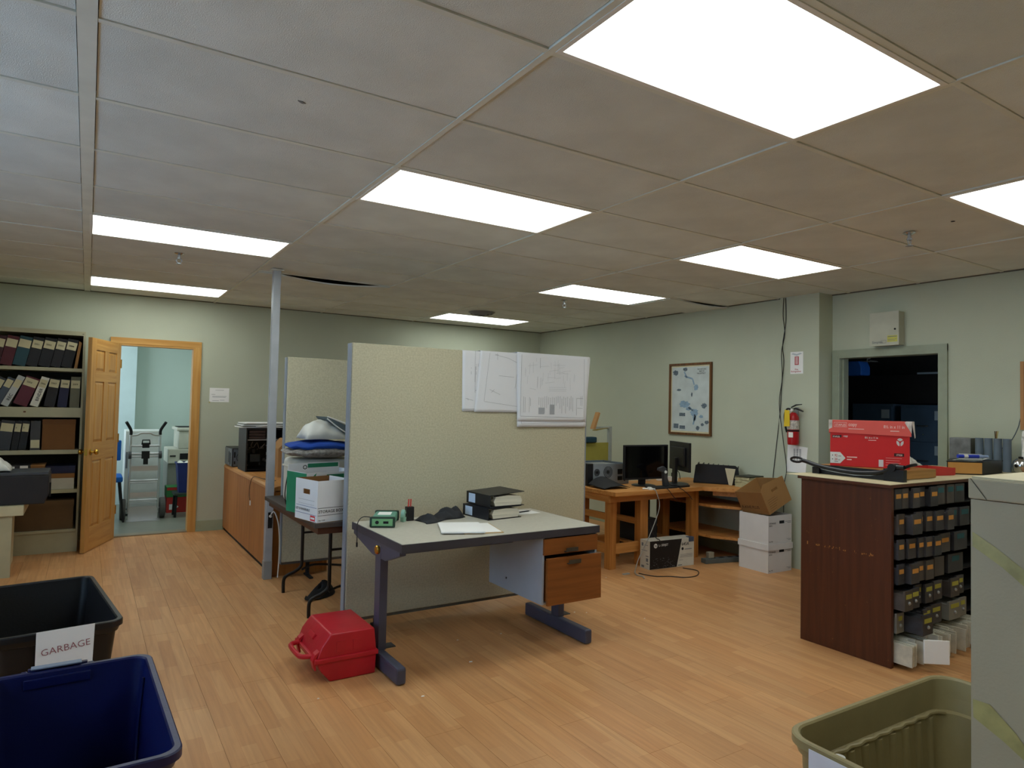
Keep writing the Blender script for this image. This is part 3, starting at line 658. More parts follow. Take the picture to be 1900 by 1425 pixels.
o = mk('cable', MB().cyl((1.350, 3.463, 0.52), (1.350, 3.44, 0.52), 0.010).tube([(1.350, 3.441, 0.52), (1.352, 3.42, 0.55), (1.370, 3.40, 0.56), (1.40, 3.40, 0.48), (1.415, 3.40, 0.36), (1.42, 3.41, 0.20), (1.415, 3.42, 0.02)], 0.005), M('white_cable', (220, 220, 214), 0.5))
tag(o, 'white power cable plugged into the grey pole and drooping down', 'cable')

t = thing('credenza', (1.60, 4.72, 0), 'long low oak-veneer credenza along the left aisle with rounded top edge', 'cabinet')
cz = 0.715; cy0, cy1 = 3.545, 5.925
for ya, yb_ in ((cy0 + 0.04, 4.30), (4.304, 5.10), (5.104, 5.66), (5.664, cy1)):
    PB(t, 'front_panel', cred, 1.388, 1.406, ya, yb_, 0.035, cz - 0.01, bev=0.0015)
PB(t, 'carcass', cred, 1.4065, 1.86, cy0 + 0.04, cy1, 0.03, cz)
PB(t, 'plinth', blackm, 1.40, 1.84, cy0 + 0.06, cy1, 0.0, 0.03)
mk('top', MB().prism([(1.86, cz), (1.86, cz + 0.036), (1.425, cz + 0.036), (1.402, cz + 0.030), (1.386, cz + 0.014), (1.383, cz - 0.006), (1.386, cz - 0.008), (1.4065, cz - 0.008), (1.4065, cz)], cy1 - cy0, (0, cy1, 0), XP, ZP), credt, t)
PB(t, 'end_panel', cred, 1.388, 1.86, cy0, cy0 + 0.038, 0.0, cz - 0.009)
czt = cz + 0.0365

# things on the credenza
t = thing('computer_case', (1.50, 5.62, czt), 'black desktop computer lying flat at the far end of the credenza', 'computer')
mk('case', B(1.385, 1.86, 5.44, 5.86, czt, czt + 0.200), black, t, bev=0.003)
rp = PB(t, 'rear_panel', M('computer_metal', (122, 132, 142), 0.4, 0.5), 1.378, 1.385, 5.45, 5.85, czt + 0.008, czt + 0.192)
rp2 = PB(t, 'rear_panel', M('computer_metal'), 1.395, 1.55, 5.4335, 5.4395, czt + 0.008, czt + 0.192)
mb = MB()
for r in (0.055, 0.040, 0.025, 0.010): mb.lathe([(r, -0.001), (r, -0.004), (r - 0.005, -0.004), (r - 0.005, -0.001)], (1.48, 5.434, czt + 0.10), axis='Y', n=22, caps=False)
mk('fan_grille', mb, blackm, rp2)
mk('port', MB().box(1.40, 1.415, 5.430, 5.434, czt + 0.03, czt + 0.06).box(1.40, 1.415, 5.430, 5.434, czt + 0.10, czt + 0.16).box(1.375, 1.379, 5.50, 5.53, czt + 0.02, czt + 0.15).box(1.375, 1.379, 5.58, 5.60, czt + 0.04, czt + 0.16), blackm, rp)
# open tower case
t = thing('computer_tower', (1.60, 5.05, czt), 'open computer tower with bare circuit boards showing, papers on top, on the credenza', 'computer')
th = 0.44
mk('chassis', MB().box(1.41, 1.425, 4.86, 5.26, czt, czt + th).box(1.425, 1.80, 4.86, 4.872, czt, czt + 0.02).box(1.425, 1.80, 4.86, 5.26, czt + th - 0.015, czt + th).box(1.425, 1.80, 4.86, 5.26, czt, czt + 0.015).box(1.785, 1.80, 4.86, 5.26, czt + 0.015, czt + th - 0.015).box(1.425, 1.785, 5.245, 5.26, czt + 0.015, czt + th - 0.015), black, t)
PB(t, 'drive_bay', steel, 1.43, 1.78, 4.88, 5.20, czt + 0.315, czt + 0.325)
mb = MB()
for k in range(3): mb.box(1.44, 1.60, 4.875, 5.1, czt + 0.332 + k * 0.03, czt + 0.356 + k * 0.03)
mk('drive', mb, M('dark_drive', (58, 44, 40), 0.5), t)
bd = PB(t, 'circuit_board', M('dark_circuit_board', (30, 38, 40), 0.5, var=0.4, scale=60), 1.43, 1.78, 5.235, 5.244, czt + 0.02, czt + 0.31)
mb = MB(); rr = random.Random(5)
for k in range(26):
    x = rr.uniform(1.44, 1.74); z = czt + rr.uniform(0.03, 0.27); a = rr.uniform(0.008, 0.03); mb.box(x, x + a, 5.235 - rr.uniform(0.01, 0.05), 5.236, z, z + rr.uniform(0.008, 0.03))
mk('component', mb, grey, bd)
mk('heat_sink', MB().box(1.50, 1.60, 5.10, 5.235, czt + 0.08, czt + 0.16), M('blueish_heat_sink', (74, 84, 92), 0.4, 0.4), bd)
mk('wiring', MB().tube([(1.48, 4.90, czt + 0.30), (1.47, 4.92, czt + 0.26), (1.50, 4.95, czt + 0.24), (1.53, 4.93, czt + 0.29), (1.56, 4.95, czt + 0.23), (1.60, 4.9, czt + 0.28)], 0.004).tube([(1.65, 4.90, czt + 0.30), (1.63, 4.92, czt + 0.12), (1.66, 4.95, czt + 0.06)], 0.004), M('wire_grey', (90, 84, 76), 0.6), t)
t = thing('paper_pile', (1.6, 5.05, czt + th), 'messy pile of grey papers and a white cable on the open computer tower', 'papers')
t.location.z += 0.004
for k in range(5):
    o = mk('sheet_bundle', B(-0.24 + k * 0.01, 0.22 + k * 0.008, -0.17, 0.19, k * 0.010, k * 0.010 + 0.009), (paperm, M('grey_folder', (120, 124, 116), 0.8))[k % 2], t, local=True); o.rotation_euler.z = 0.05 * math.sin(k * 2.1)
mk('cord', MB().tube([(-0.1, -0.185, 0.012), (0.02, -0.19, 0.020), (0.12, -0.19, 0.010), (0.22, -0.18, -0.002)], 0.004), white, t, local=True)
t = thing('cardboard_box', (1.74, 4.38, czt), 'upright brown cardboard box on the credenza, half hidden by the pole', 'box')
mk('body', MB().prism([(-0.16, 0), (0.10, 0), (0.10, 0.30), (0.02, 0.36), (-0.08, 0.36), (-0.16, 0.27)], 0.30, (0, 0.15, 0), XP, ZP), card, t, local=True)
mk('flap', B(-0.1595, -0.157, -0.15, 0.15, 0.26, 0.272), card, t, local=True)
o = mk('cable', MB().tube([(1.50, 3.95, czt + 0.004), (1.43, 4.15, czt + 0.004), (1.392, 4.35, czt + 0.002), (1.377, 4.42, czt - 0.06), (1.374, 4.44, czt - 0.17), (1.374, 4.40, czt - 0.225)], 0.0028), black)
tag(o, 'thin black cable hanging over the front edge of the credenza', 'cable')
o = mk('cable_plug', MB().box(1.370, 1.378, 4.385, 4.40, czt - 0.27, czt - 0.225), white); tag(o, 'small white plug at the end of the cable hanging on the credenza', 'plug')

# folding table
t = thing('folding_table', (1.64, 2.71, 0), 'dark folding table with bent black tube legs between the two partitions', 'table')
tz = 0.695
PB(t, 'tabletop', M('dark_table_laminate', (66, 60, 56), 0.5, bump=0.2), 1.29, 2.04, 1.985, 3.41, tz - 0.030, tz, bev=0.003)
mk('apron', MB().box(1.32, 2.01, 2.02, 2.03, tz - 0.075, tz - 0.0305).box(1.32, 2.01, 3.37, 3.38, tz - 0.075, tz - 0.0305).box(1.32, 1.33, 2.03, 3.37, tz - 0.075, tz - 0.0305).box(2.0, 2.01, 2.03, 3.37, tz - 0.075, tz - 0.0305), M('table_apron', (84, 50, 34), 0.5), t)
tb = M('black_tube_metal', (34, 32, 32), 0.4, 0.3)
for yy in (2.32, 3.02):
    for xa, xb in ((1.50, 1.365), (1.83, 1.965)):
        s_ = -1 if xb < xa else 1
        mk('leg', MB().tube([(xa, yy, tz - 0.04), (xa, yy, 0.30), (xa + s_ * 0.0, yy, 0.215), (xa + s_ * 0.012, yy, 0.18), (xa + s_ * 0.055, yy, 0.15), (xb - s_ * 0.02, yy, 0.125), (xb, yy, 0.09), (xb, yy, 0.0)], 0.0125, n=10), tb, t, smooth=True)
    mk('leg_brace', MB().tube([(1.50, yy, 0.16), (1.60, yy, 0.19), (1.83, yy, 0.16)], 0.009).tube([(1.665, yy, 0.45), (1.665, yy + (0.25 if yy < 2.7 else -0.25), tz - 0.04)], 0.008, smooth=False).box(1.50, 1.83, yy - 0.006, yy + 0.006, 0.44, 0.455), tb, t)
# white storage box
def carton(name, loc, rz, L, Wd, Hh, mat, inmat, label, cat='box', openbox=True, hole=True, th=0.004, rot=None):
    """open carton: local x = L (length), y = Wd"""
    t = thing(name, loc, label, cat, rz=rz, rot=rot)
    hw, hh0, hh1 = 0.045, Hh - 0.095, Hh - 0.062
    def wall(x0, x1, y0, y1, hol=False, axis='x'):
        if not hol: return MB().box(x0, x1, y0, y1, 0.003, Hh)
        if axis == 'x':  # wall with normal along y, hole along x
            c = (x0 + x1) / 2
            return MB().box(x0, x1, y0, y1, 0.003, hh0).box(x0, x1, y0, y1, hh1, Hh).box(x0, c - hw, y0, y1, hh0, hh1).box(c + hw, x1, y0, y1, hh0, hh1)
        c = (y0 + y1) / 2
        return MB().box(x0, x1, y0, y1, 0.003, hh0).box(x0, x1, y0, y1, hh1, Hh).box(x0, x1, y0, c - hw, hh0, hh1).box(x0, x1, c + hw, y1, hh0, hh1)
    lx, ly = L / 2, Wd / 2
    return t, wall, lx, ly
sbm = M('white_box_card', (226, 228, 230), 0.8, var=0.02)
t, wall, lx, ly = carton('storage_box', (1.395, 2.165, tz), math.radians(13), 0.25, 0.29, 0.268, sbm, cardd, 'white open storage box with red mark in front on the folding table')
# its left side faces -x, its front faces -y
mk('side_wall', wall(-lx, -lx + 0.005, -ly, ly, True, 'y'), sbm, t, local=True)
mk('side_wall', wall(lx - 0.005, lx, -ly, ly, True, 'y'), sbm, t, local=True)
mk('front_wall', wall(-lx + 0.005, lx - 0.005, -ly, -ly + 0.005), sbm, t, local=True)
mk('back_wall', wall(-lx + 0.005, lx - 0.005, ly - 0.005, ly), cardd, t, local=True)
mk('bottom', B(-lx, lx, -ly, ly, 0, 0.003), cardd, t, local=True)
mk('lining', MB().box(-lx + 0.0052, -lx + 0.007, -ly + 0.006, ly - 0.006, 0.004, 0.17).box(-lx + 0.0052, -lx + 0.007, -ly + 0.006, -0.05, 0.17, 0.262).box(-lx + 0.0052, -lx + 0.007, 0.05, ly - 0.006, 0.17, 0.262), cardd, t, local=True)
text(t, 'STORAGE BOX', 0.027, ink, (-lx + 0.008, -ly - 0.0004, 0.062), XP, ZP, local=True)
quads(t, 'printed_rule', ink, [(0, 0.245, 0.093, 0.0955), (0, 0.245, 0.045, 0.0475)], (-lx + 0.003, -ly - 0.0004, 0), XP, ZP, local=True)
quads(t, 'printed_rule', M('blue_print', (70, 96, 150), 0.8), [(0.01, 0.28, 0.093, 0.0955), (0.0, 0.28, 0.045, 0.0475)], (-lx - 0.0004, ly - 0.003, 0), YM, ZP, local=True)
quads(t, 'printed_rule', inkgrey, [(0.04, 0.25, 0.135, 0.1365), (0.04, 0.25, 0.11, 0.111), (0.04, 0.25, 0.105, 0.1055)], (-lx - 0.0004, ly - 0.003, 0), YM, ZP, local=True)
text(t, 'LET O FAVORABLE', 0.022, ink, (-lx - 0.0004, ly - 0.012, 0.064), YM, ZP, local=True)
rl = quads(t, 'red_logo_patch', M('logo_red', (214, 60, 66), 0.7), [(0.20, 0.262, 0.008, 0.042)], (-lx - 0.0004, ly - 0.003, 0), YM, ZP, local=True)
quads(t, 'logo_bar', paperm, [(0.207, 0.255, 0.019, 0.031)], (-lx - 0.0010, ly - 0.003, 0), YM, ZP, local=True)
text(t, 'No. 1120', 0.012, ink, (-lx + 0.01, -ly - 0.0004, 0.012), XP, ZP, local=True)
# green and white carton behind
t, wall, lx, ly = carton('carton', (1.50, 2.52, tz), math.radians(13), 0.42, 0.28, 0.285, sbm, cardd, 'open white and green carton behind the storage box on the folding table')
gg = M('box_green', (34, 128, 92), 0.7)
mk('side_wall', wall(-lx, -lx + 0.005, -ly, ly), sbm, t, local=True); mk('side_wall', wall(lx - 0.005, lx, -ly, ly), sbm, t, local=True)
mk('front_wall', wall(-lx + 0.005, lx - 0.005, -ly, -ly + 0.005), sbm, t, local=True); mk('back_wall', MB().box(-lx + 0.005, lx - 0.005, ly - 0.005, ly, 0.003, 0.33), sbm, t, local=True)
mk('bottom', B(-lx, lx, -ly, ly, 0, 0.003), cardd, t, local=True)
quads(t, 'green_print', gg, [(0.0, 0.28, 0.0, 0.283)], (-lx - 0.0004, ly, 0), YM, ZP, local=True)
quads(t, 'green_print', gg, [(0.15, 0.40, 0.295, 0.325)], (-lx + 0.005, ly - 0.0055, 0), XP, ZP, local=True)
quads(t, 'green_print', gg, [(0.15, 0.41, 0.22, 0.27)], (-lx + 0.003, -ly - 0.0004, 0), XP, ZP, local=True)
poly(t, 'green_print', gg, [(0.0, 0.225), (0.07, 0.285), (0.055, 0.24), (0.055, 0.16)], (-lx + 0.004, -ly - 0.0004, 0), XP, ZP, local=True)
text(t, 'O', 0.045, ink, (-lx + 0.115, ly - 0.0055, 0.285), XP, ZP, local=True)
# old white machine behind, pillow, white bag with grey flap
t = thing('white_plastic_bin', (1.58, 2.95, tz), 'rounded off-white plastic tub at the back of the folding table under the pillow', 'tub')
mk('body', B(-0.22, 0.24, -0.19, 0.19, 0, 0.345), M('offwhite_plastic', (206, 204, 192), 0.5), t, local=True, bev=0.05, seg=4, smooth=True)
mk('rim', B(-0.225, 0.245, -0.195, 0.195, 0.27, 0.285), M('offwhite_plastic'), t, local=True, bev=0.006)
o = mk('cable', MB().tube([(1.40, 2.72, tz + 0.30), (1.34, 2.73, tz + 0.31), (1.308, 2.76, tz + 0.24), (1.300, 2.80, tz + 0.10), (1.315, 2.82, tz + 0.012)], 0.004), black)
tag(o, 'black cord looping down beside the off-white tub', 'cable')
def pil(cx, cy, z0, a, b, h):
    mb = MB(); n = 26; mm = 12
    def f(u, v):
        th = 2 * PI * u; ph = -PI / 2 + PI * v
        ex = 0.55; c = math.cos(ph)
        sx = math.copysign(abs(math.cos(th)) ** ex, math.cos(th)); sy = math.copysign(abs(math.sin(th)) ** ex, math.sin(th))
        r = abs(c) ** 0.75
        return (cx + a * sx * r, cy + b * sy * r, z0 + h / 2 + h / 2 * math.sin(ph) * (0.75 + 0.25 * math.cos(sx * 2)) + 0.006 * math.sin(th * 7) * r)
    return mb.grid(f, n, mm)
t = thing('pillow', (1.56, 2.86, tz + 0.348), 'flat pillow, blue on top and grey patterned below, on the off-white tub', 'pillow')
mk('lower_side', pil(0.0, 0, 0.0, 0.27, 0.20, 0.10), M('grey_pattern_fabric', (136, 132, 126), 0.95, var=0.25, scale=45), t, local=True, smooth=True)
mk('upper_side', pil(0.01, 0, 0.048, 0.255, 0.185, 0.095), M('blue_fabric', (32, 72, 160), 0.9), t, local=True, smooth=True)
t = thing('stuffed_bag', (1.60, 2.86, tz + 0.494), 'crumpled white plastic bag with grey-blue panel on top of the pillow', 'bag')
mk('bag', MB().grid(lambda u, v: (-0.18 + 0.34 * u, (v - 0.5) * 0.30, 0.004 + 0.165 * (math.sin(PI * u) ** 0.45) * (math.sin(PI * v) ** 0.5) * (1.0 - 0.35 * u) + 0.008 * math.sin(u * 19) * math.sin(v * 13)), 26, 20), M('white_plastic_film', (214, 214, 206), 0.35, bump=0.6, bscale=25), t, local=True, smooth=True, solid=0.002)
mk('grey_panel', MB().prism([(-0.03, 0.172), (0.24, 0.060), (0.33, -0.02), (0.30, -0.03), (0.16, 0.03), (-0.02, 0.155)], 0.30, (0, 0.15, 0), XP, ZP), M('grey_blue_fabric', (92, 106, 112), 0.8), t, local=True)
mk('piping', MB().tube([(-0.03, -0.153, 0.174), (0.12, -0.153, 0.120), (0.24, -0.153, 0.062), (0.33, -0.153, -0.018)], 0.005).tube([(-0.03, -0.153, 0.160), (0.06, -0.153, 0.090), (0.16, -0.153, 0.030), (0.25, -0.153, -0.01)], 0.005), white, t, local=True)
# dark lump on the floor
def lump(u, v):
    th = 2 * PI * u; r = math.sin(PI / 2 * (1 - v)) ** 0.7
    return (0.13 * r * math.cos(th) * (1 + 0.15 * math.cos(2 * th)), 0.085 * r * math.sin(th), 0.10 * (1 - r ** 2.2) * (0.8 + 0.3 * math.cos(th)) + 0.002)
t = thing('cap', (1.60, 2.82, 0), 'black fabric cap lying on the floor under the folding table', 'cap', rz=math.radians(40))
mk('crown', MB().grid(lump, 28, 10), M('black_felt', (22, 22, 24), 0.95), t, local=True, smooth=True, solid=0.003)
mk('brim', MB().grid(lambda u, v: (-0.09 - 0.10 * math.sin(PI * u) * v, (u - 0.5) * 0.15, 0.006 + 0.006 * v), 12, 4), M('black_felt'), t, local=True, smooth=True, solid=0.003)

# notice on the back wall
t = thing('wall_notice', (1.31, 5.928, 1.45), 'white printed notice taped to the back wall beside the pine doorway', 'notice')
PB(t, 'sheet', paperm, 1.205, 1.412, 5.9275, 5.929, 1.448, 1.608)
lines(t, 1.205, 1.448, 5.927, [(0.06, 0.135, 0.15, 0.135), (0.02, 0.085, 0.06, 0.085), (0.03, 0.065, 0.18, 0.065), (0.03, 0.055, 0.17, 0.055), (0.03, 0.015, 0.10, 0.015), (0.11, 0.022, 0.16, 0.022)], 0.003)
mk('tape', B(1.198, 1.215, 5.9262, 5.927, 1.436, 1.452), M('tape', (178, 170, 120), 0.5), t)

# ================================================================== SHELVING ON THE LEFT
t = thing('shelving_unit', (-0.6, 5.6, 0), 'tall cream metal shelving unit full of binders beside the open pine door', 'shelving')
cm = M('cream_shelf_paint', (176, 172, 142), 0.5, var=0.06, scale=5)
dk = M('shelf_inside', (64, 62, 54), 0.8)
SX0, SX1, SY = -1.35, 0.006, 5.345
PB(t, 'side_panel', cm, SX1 - 0.018, SX1, SY, 5.90, 0.0, 2.100)
PB(t, 'side_panel', cm, SX0, SX0 + 0.018, SY, 5.90, 0.0, 2.100)
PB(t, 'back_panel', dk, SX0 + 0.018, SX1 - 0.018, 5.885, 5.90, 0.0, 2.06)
PB(t, 'top_panel', cm, SX0 + 0.018, SX1 - 0.018, SY, 5.885, 2.060, 2.100)
PB(t, 'corner_slot', blackm, -0.022, -0.008, SY - 0.001, SY, 2.074, 2.078)
for z0, z1 in ((1.712, 1.744), (1.275, 1.368), (0.928, 0.967), (0.560, 0.593), (0.19, 0.215)):
    PB(t, 'shelf', cm, SX0 + 0.018, SX1 - 0.018, SY, 5.885, z0, z1, bev=0.002)
PB(t, 'base_panel', cm, SX0 + 0.018, SX1 - 0.018, SY + 0.012, SY + 0.03, 0.0, 0.19)
mk('scratch', B(-0.455, -0.437, SY - 0.0012, SY - 0.0002, 1.318, 1.332), M('rust', (96, 58, 40), 0.8), t)
def binder(x, z, w_, h_, col, lean, label, lab=None, depth=0.26, txt=None, labc=(206, 198, 160), vert=None):
    """x = right lower corner of the spine"""
    a = math.radians(lean)
    t = thing('binder', (x - w_ * math.cos(a), SY + 0.022, z + w_ * math.sin(a) + 0.0005), label, 'binder', rot=(0, a, 0), group='binders on the shelving')
    cm_ = M('binder_%d_%d_%d' % col, col, 0.5)
    mk('cover', MB().box(0.0008, w_ - 0.0008, 0, 0.003, 0, h_).box(0.0008, 0.0038, 0.003, depth, 0, h_).box(w_ - 0.0038, w_ - 0.0008, 0.003, depth, 0, h_), cm_, t, local=True)
    mk('pages', B(0.0045, w_ - 0.0045, 0.02, depth - 0.01, 0.004, h_ - 0.02), M('page_edges'), t, local=True)
    lm = M('spine_label_%d' % labc[0], labc, 0.8)
    l0 = h_ * 0.66 if lab is None else lab
    mk('spine_label', B(0.004, w_ - 0.004, -0.001, -0.0001, l0, l0 + 0.075), lm, t, local=True)
    if txt: text(t, txt, min(0.022, w_ * 0.30), ink, (w_ * 0.2, -0.0012, l0 + 0.030), XP, ZP, local=True)
    if vert: text(t, vert, 0.036, ink, (w_ * 0.75, -0.0012, h_ * 0.18), ZP, XM, local=True)
    return t
def P5(px): return -0.648 + px * 0.0041
Z1 = 1.744
r1 = [(-22, -2, (60, 20, 24), 'dark red binder at the left end of the top shelf row', None), (-2, 21, (84, 26, 34), 'maroon binder leaning on the top shelf', None), (21, 46, (34, 70, 78), 'teal binder on the top shelf', None),
      (48, 70, (26, 26, 28), 'leftmost of four black binders on the top shelf', '2001'), (70, 94, (24, 24, 27), 'second from left of the four black binders on the top shelf', '2002'),
      (94, 114, (28, 27, 30), 'third from left of the four black binders on the top shelf', '2003'), (114, 136, (22, 22, 24), 'rightmost of four black binders on the top shelf, beside the tan folder', '2004')]
def lay(rows, xr):
    # rows: (width, height, lean) left to right; right-most base corner at xr; returns the right base corner of each
    out = []; x = xr; prev = None
    for w_, h_, l_ in reversed(rows):
        a = math.radians(l_)
        if prev is not None: x -= max(0.0, math.tan(a) - math.tan(prev)) * h_ * math.cos(a) + 0.0025
        out.append(x); x -= w_ / math.cos(a); prev = a
    return out[::-1]
ws = [((b - a) * 0.0041 * 0.95, 0.275, 11) for a, b, c, lb, tx in r1]
for (a, b, c, lb, tx), x, q in zip(r1, lay(ws, P5(136) - 0.010), ws): binder(x, Z1, q[0], 0.275, c, 11, lb, txt=tx, lab=0.17)
t = thing('accordion_folder', (P5(139), SY + 0.02, Z1 + 0.0005), 'tan expanding folder slumped at the right end of the top shelf', 'folder')
for k in range(4):
    mk('leaf', MB().prism([(0.0 + k * 0.006, 0), (0.0055 + k * 0.006, 0), (0.040 + k * 0.005, 0.262 - k * 0.004), (0.034 + k * 0.005, 0.262 - k * 0.004)], 0.24, (0, 0.24, 0), XP, ZP), (card, cardd)[k % 2], t, local=True)
Z2 = 1.368
r3_ = [(-30, -8, (56, 60, 66), 24, 'grey binder leaning at the left end of the second shelf', None, None, 0.28),
       (-8, 8, (70, 80, 92), 24, 'slate blue binder leaning on the second shelf', None, None, 0.28),
       (8, 24, (186, 190, 186), 24, 'pale grey slim binder leaning between dark ones on the second shelf', None, 'REC', 0.30),
       (24, 54, (92, 34, 46), 20, 'wine red binder leaning on the second shelf', '2005', None, 0.275),
       (60, 78, (222, 220, 206), 17, 'white binder with vertical writing leaning on the second shelf', '2006', 'BINDER', 0.285),
       (83, 106, (30, 28, 30), 9, 'black binder beside the leaning white one on the second shelf', '2007', None, 0.27),
       (110, 131, (28, 30, 62), 5, 'navy blue binder on the second shelf', '2008', None, 0.265),
       (133, 155, (104, 104, 84), 1, 'olive grey binder at the right end of the second shelf', '2009', None, 0.295)]
ws = [((b - a) * 0.0041 * 0.88, hh, ln_) for a, b, c, ln_, lb, tx, vt, hh in r3_]
for (a, b, c, ln_, lb, tx, vt, hh), x, q in zip(r3_, lay(ws, P5(152)), ws):
    binder(x, Z2, q[0], hh, c, ln_, lb, txt=tx, lab=0.185, vert=vt)
Z3 = 0.967
r4 = [(-22, 3, (52, 54, 58), 8, 'grey binder at the left end of the third shelf', 0.15), (3, 29, (60, 62, 66), 7, 'wide charcoal binder on the third shelf', 0.17),
      (29, 43, (22, 22, 24), 6, 'left of two slim black binders on the third shelf', 0.17), (43, 58, (20, 20, 22), 6, 'right of two slim black binders on the third shelf', 0.17),
      (60, 80, (66, 66, 66), 0, 'plain grey binder beside the brown box on the third shelf', 0.02)]
ws = [((b - a) * 0.0041 * 0.93, 0.272, ln_) for a, b, c, ln_, lb, l0 in r4]
for (a, b, c, ln_, lb, l0), x, q in zip(r4, lay(ws, P5(80)), ws): binder(x, Z3, q[0], 0.272, c, ln_, lb, lab=l0, txt='II' if a in (29, 43) else None)
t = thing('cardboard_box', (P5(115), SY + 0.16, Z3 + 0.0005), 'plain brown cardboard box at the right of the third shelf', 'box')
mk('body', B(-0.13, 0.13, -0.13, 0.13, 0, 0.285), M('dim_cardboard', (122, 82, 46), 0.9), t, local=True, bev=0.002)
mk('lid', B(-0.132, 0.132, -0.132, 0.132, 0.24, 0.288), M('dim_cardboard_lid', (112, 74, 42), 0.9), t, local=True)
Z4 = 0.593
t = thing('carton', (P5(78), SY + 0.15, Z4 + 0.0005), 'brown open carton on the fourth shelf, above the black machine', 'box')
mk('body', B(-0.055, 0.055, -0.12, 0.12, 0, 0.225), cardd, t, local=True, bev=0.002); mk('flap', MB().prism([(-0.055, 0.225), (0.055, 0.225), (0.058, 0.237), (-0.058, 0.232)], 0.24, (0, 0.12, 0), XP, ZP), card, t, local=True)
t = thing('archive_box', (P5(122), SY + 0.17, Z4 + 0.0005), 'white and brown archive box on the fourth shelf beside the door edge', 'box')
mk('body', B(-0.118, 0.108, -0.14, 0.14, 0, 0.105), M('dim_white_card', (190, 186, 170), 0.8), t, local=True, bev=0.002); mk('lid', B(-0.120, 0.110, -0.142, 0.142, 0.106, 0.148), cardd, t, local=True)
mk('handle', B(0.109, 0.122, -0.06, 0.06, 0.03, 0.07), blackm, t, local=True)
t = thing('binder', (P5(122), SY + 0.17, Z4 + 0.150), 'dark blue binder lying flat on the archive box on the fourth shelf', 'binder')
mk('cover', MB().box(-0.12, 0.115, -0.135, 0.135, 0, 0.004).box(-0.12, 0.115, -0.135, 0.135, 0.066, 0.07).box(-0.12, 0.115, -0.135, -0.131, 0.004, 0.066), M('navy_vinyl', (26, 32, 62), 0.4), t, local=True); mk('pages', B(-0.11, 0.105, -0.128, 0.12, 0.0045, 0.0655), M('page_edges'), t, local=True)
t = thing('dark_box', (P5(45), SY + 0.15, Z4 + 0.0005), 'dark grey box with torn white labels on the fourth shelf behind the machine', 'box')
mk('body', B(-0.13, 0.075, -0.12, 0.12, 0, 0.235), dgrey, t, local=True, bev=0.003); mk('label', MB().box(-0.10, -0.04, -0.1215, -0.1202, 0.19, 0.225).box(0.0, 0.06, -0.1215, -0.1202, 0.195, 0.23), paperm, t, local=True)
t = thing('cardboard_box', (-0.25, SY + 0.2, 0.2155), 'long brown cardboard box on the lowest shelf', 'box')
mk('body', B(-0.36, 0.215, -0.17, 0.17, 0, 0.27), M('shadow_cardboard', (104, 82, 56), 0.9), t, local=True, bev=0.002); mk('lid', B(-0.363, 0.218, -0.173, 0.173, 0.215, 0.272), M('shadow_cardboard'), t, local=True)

# beige stand with black machine and bag
t = thing('printer_stand', (-0.8, 4.75, 0), 'cream metal stand at the far left carrying the black machine', 'stand')
cs = M('stand_paint', (200, 192, 158), 0.5)
PB(t, 'top', cs, -1.45, -0.366, 4.45, 5.05, 0.497, 0.576, bev=0.004)
PB(t, 'cabinet_body', cs, -1.42, -0.46, 4.52, 5.0, 0.03, 0.496, bev=0.003)
for xx in (-0.53, -1.42): PB(t, 'leg', M('stand_leg_paint', (176, 170, 140), 0.5), xx, xx + 0.09, 4.47, 4.52, 0.0, 0.496)
t = thing('printer', (-0.72, 4.70, 0.577), 'long black office machine overhanging the cream stand at the far left', 'printer')
mk('body', MB().prism([(-1.30, 0.577), (-0.232, 0.577), (-0.204, 0.66), (-0.206, 0.815), (-1.30, 0.815)], 0.42, (0, 4.93, 0), XP, ZP), M('printer_black', (38, 38, 42), 0.45), t, bev=0.008)
PB(t, 'lid', M('printer_lid', (70, 76, 84), 0.3), -1.30, -0.212, 4.515, 4.925, 0.8155, 0.840, bev=0.005)
PB(t, 'side_lug', blackm, -0.2058, -0.194, 4.60, 4.65, 0.62, 0.74)
t = thing('plastic_bag', (-0.62, 4.7, 0.852), 'crumpled whitish plastic bag on the black machine at the far left', 'bag')
mk('bag', MB().grid(lambda u, v: (-0.18 + 0.33 * u, (v - 0.5) * 0.26, 0.002 + 0.20 * (math.sin(PI * u) ** 0.5) * (math.sin(PI * v) ** 0.5) * (1.0 - 0.62 * u) + 0.010 * math.sin(u * 23) * math.sin(v * 17)), 26, 18), M('white_plastic_film'), t, local=True, smooth=True, solid=0.002)

# ================================================================== BEHIND THE PINE DOORWAY
t = thing('hand_truck', (0.70, 7.0, 0), 'aluminium convertible hand truck standing in the room behind the pine doorway', 'hand truck')
hy_ = 7.0; xl, xr = 0.500, 0.815
for xx in (xl, xr):
    mk('side_rail', MB().tube([(xx + (0.0), hy_, 0.14), (xx, hy_, 1.02), (xx, hy_, 1.035)], 0.014, n=10), alum, t, smooth=True)
    s_ = -1 if xx == xl else 1
    mk('hand_grip', MB().tube([(xx, hy_, 1.03), (xx + s_ * 0.004, hy_ - 0.01, 1.09), (xx + s_ * 0.055, hy_ - 0.05, 1.185)], 0.017, n=10), blackm, t, smooth=True)
mk('top_handle', MB().tube([(xl, hy_, 1.02), (xl + 0.07, hy_ - 0.01, 1.03), (xl + 0.11, hy_ - 0.01, 1.05), (xr - 0.11, hy_ - 0.01, 1.05), (xr - 0.07, hy_ - 0.01, 1.03), (xr, hy_, 1.02)], 0.012, n=8), alum, t, smooth=True)
for zz, rr_ in ((0.895, 0.014), (0.80, 0.016), (0.765, 0.012), (0.475, 0.012), (0.45, 0.009), (0.20, 0.007), (0.24, 0.010)):
    mk('cross_bar', MB().cyl((xl - 0.01, hy_, zz), (xr + 0.01, hy_, zz), rr_, n=10), alum if rr_ > 0.0075 else steel, t, smooth=True)
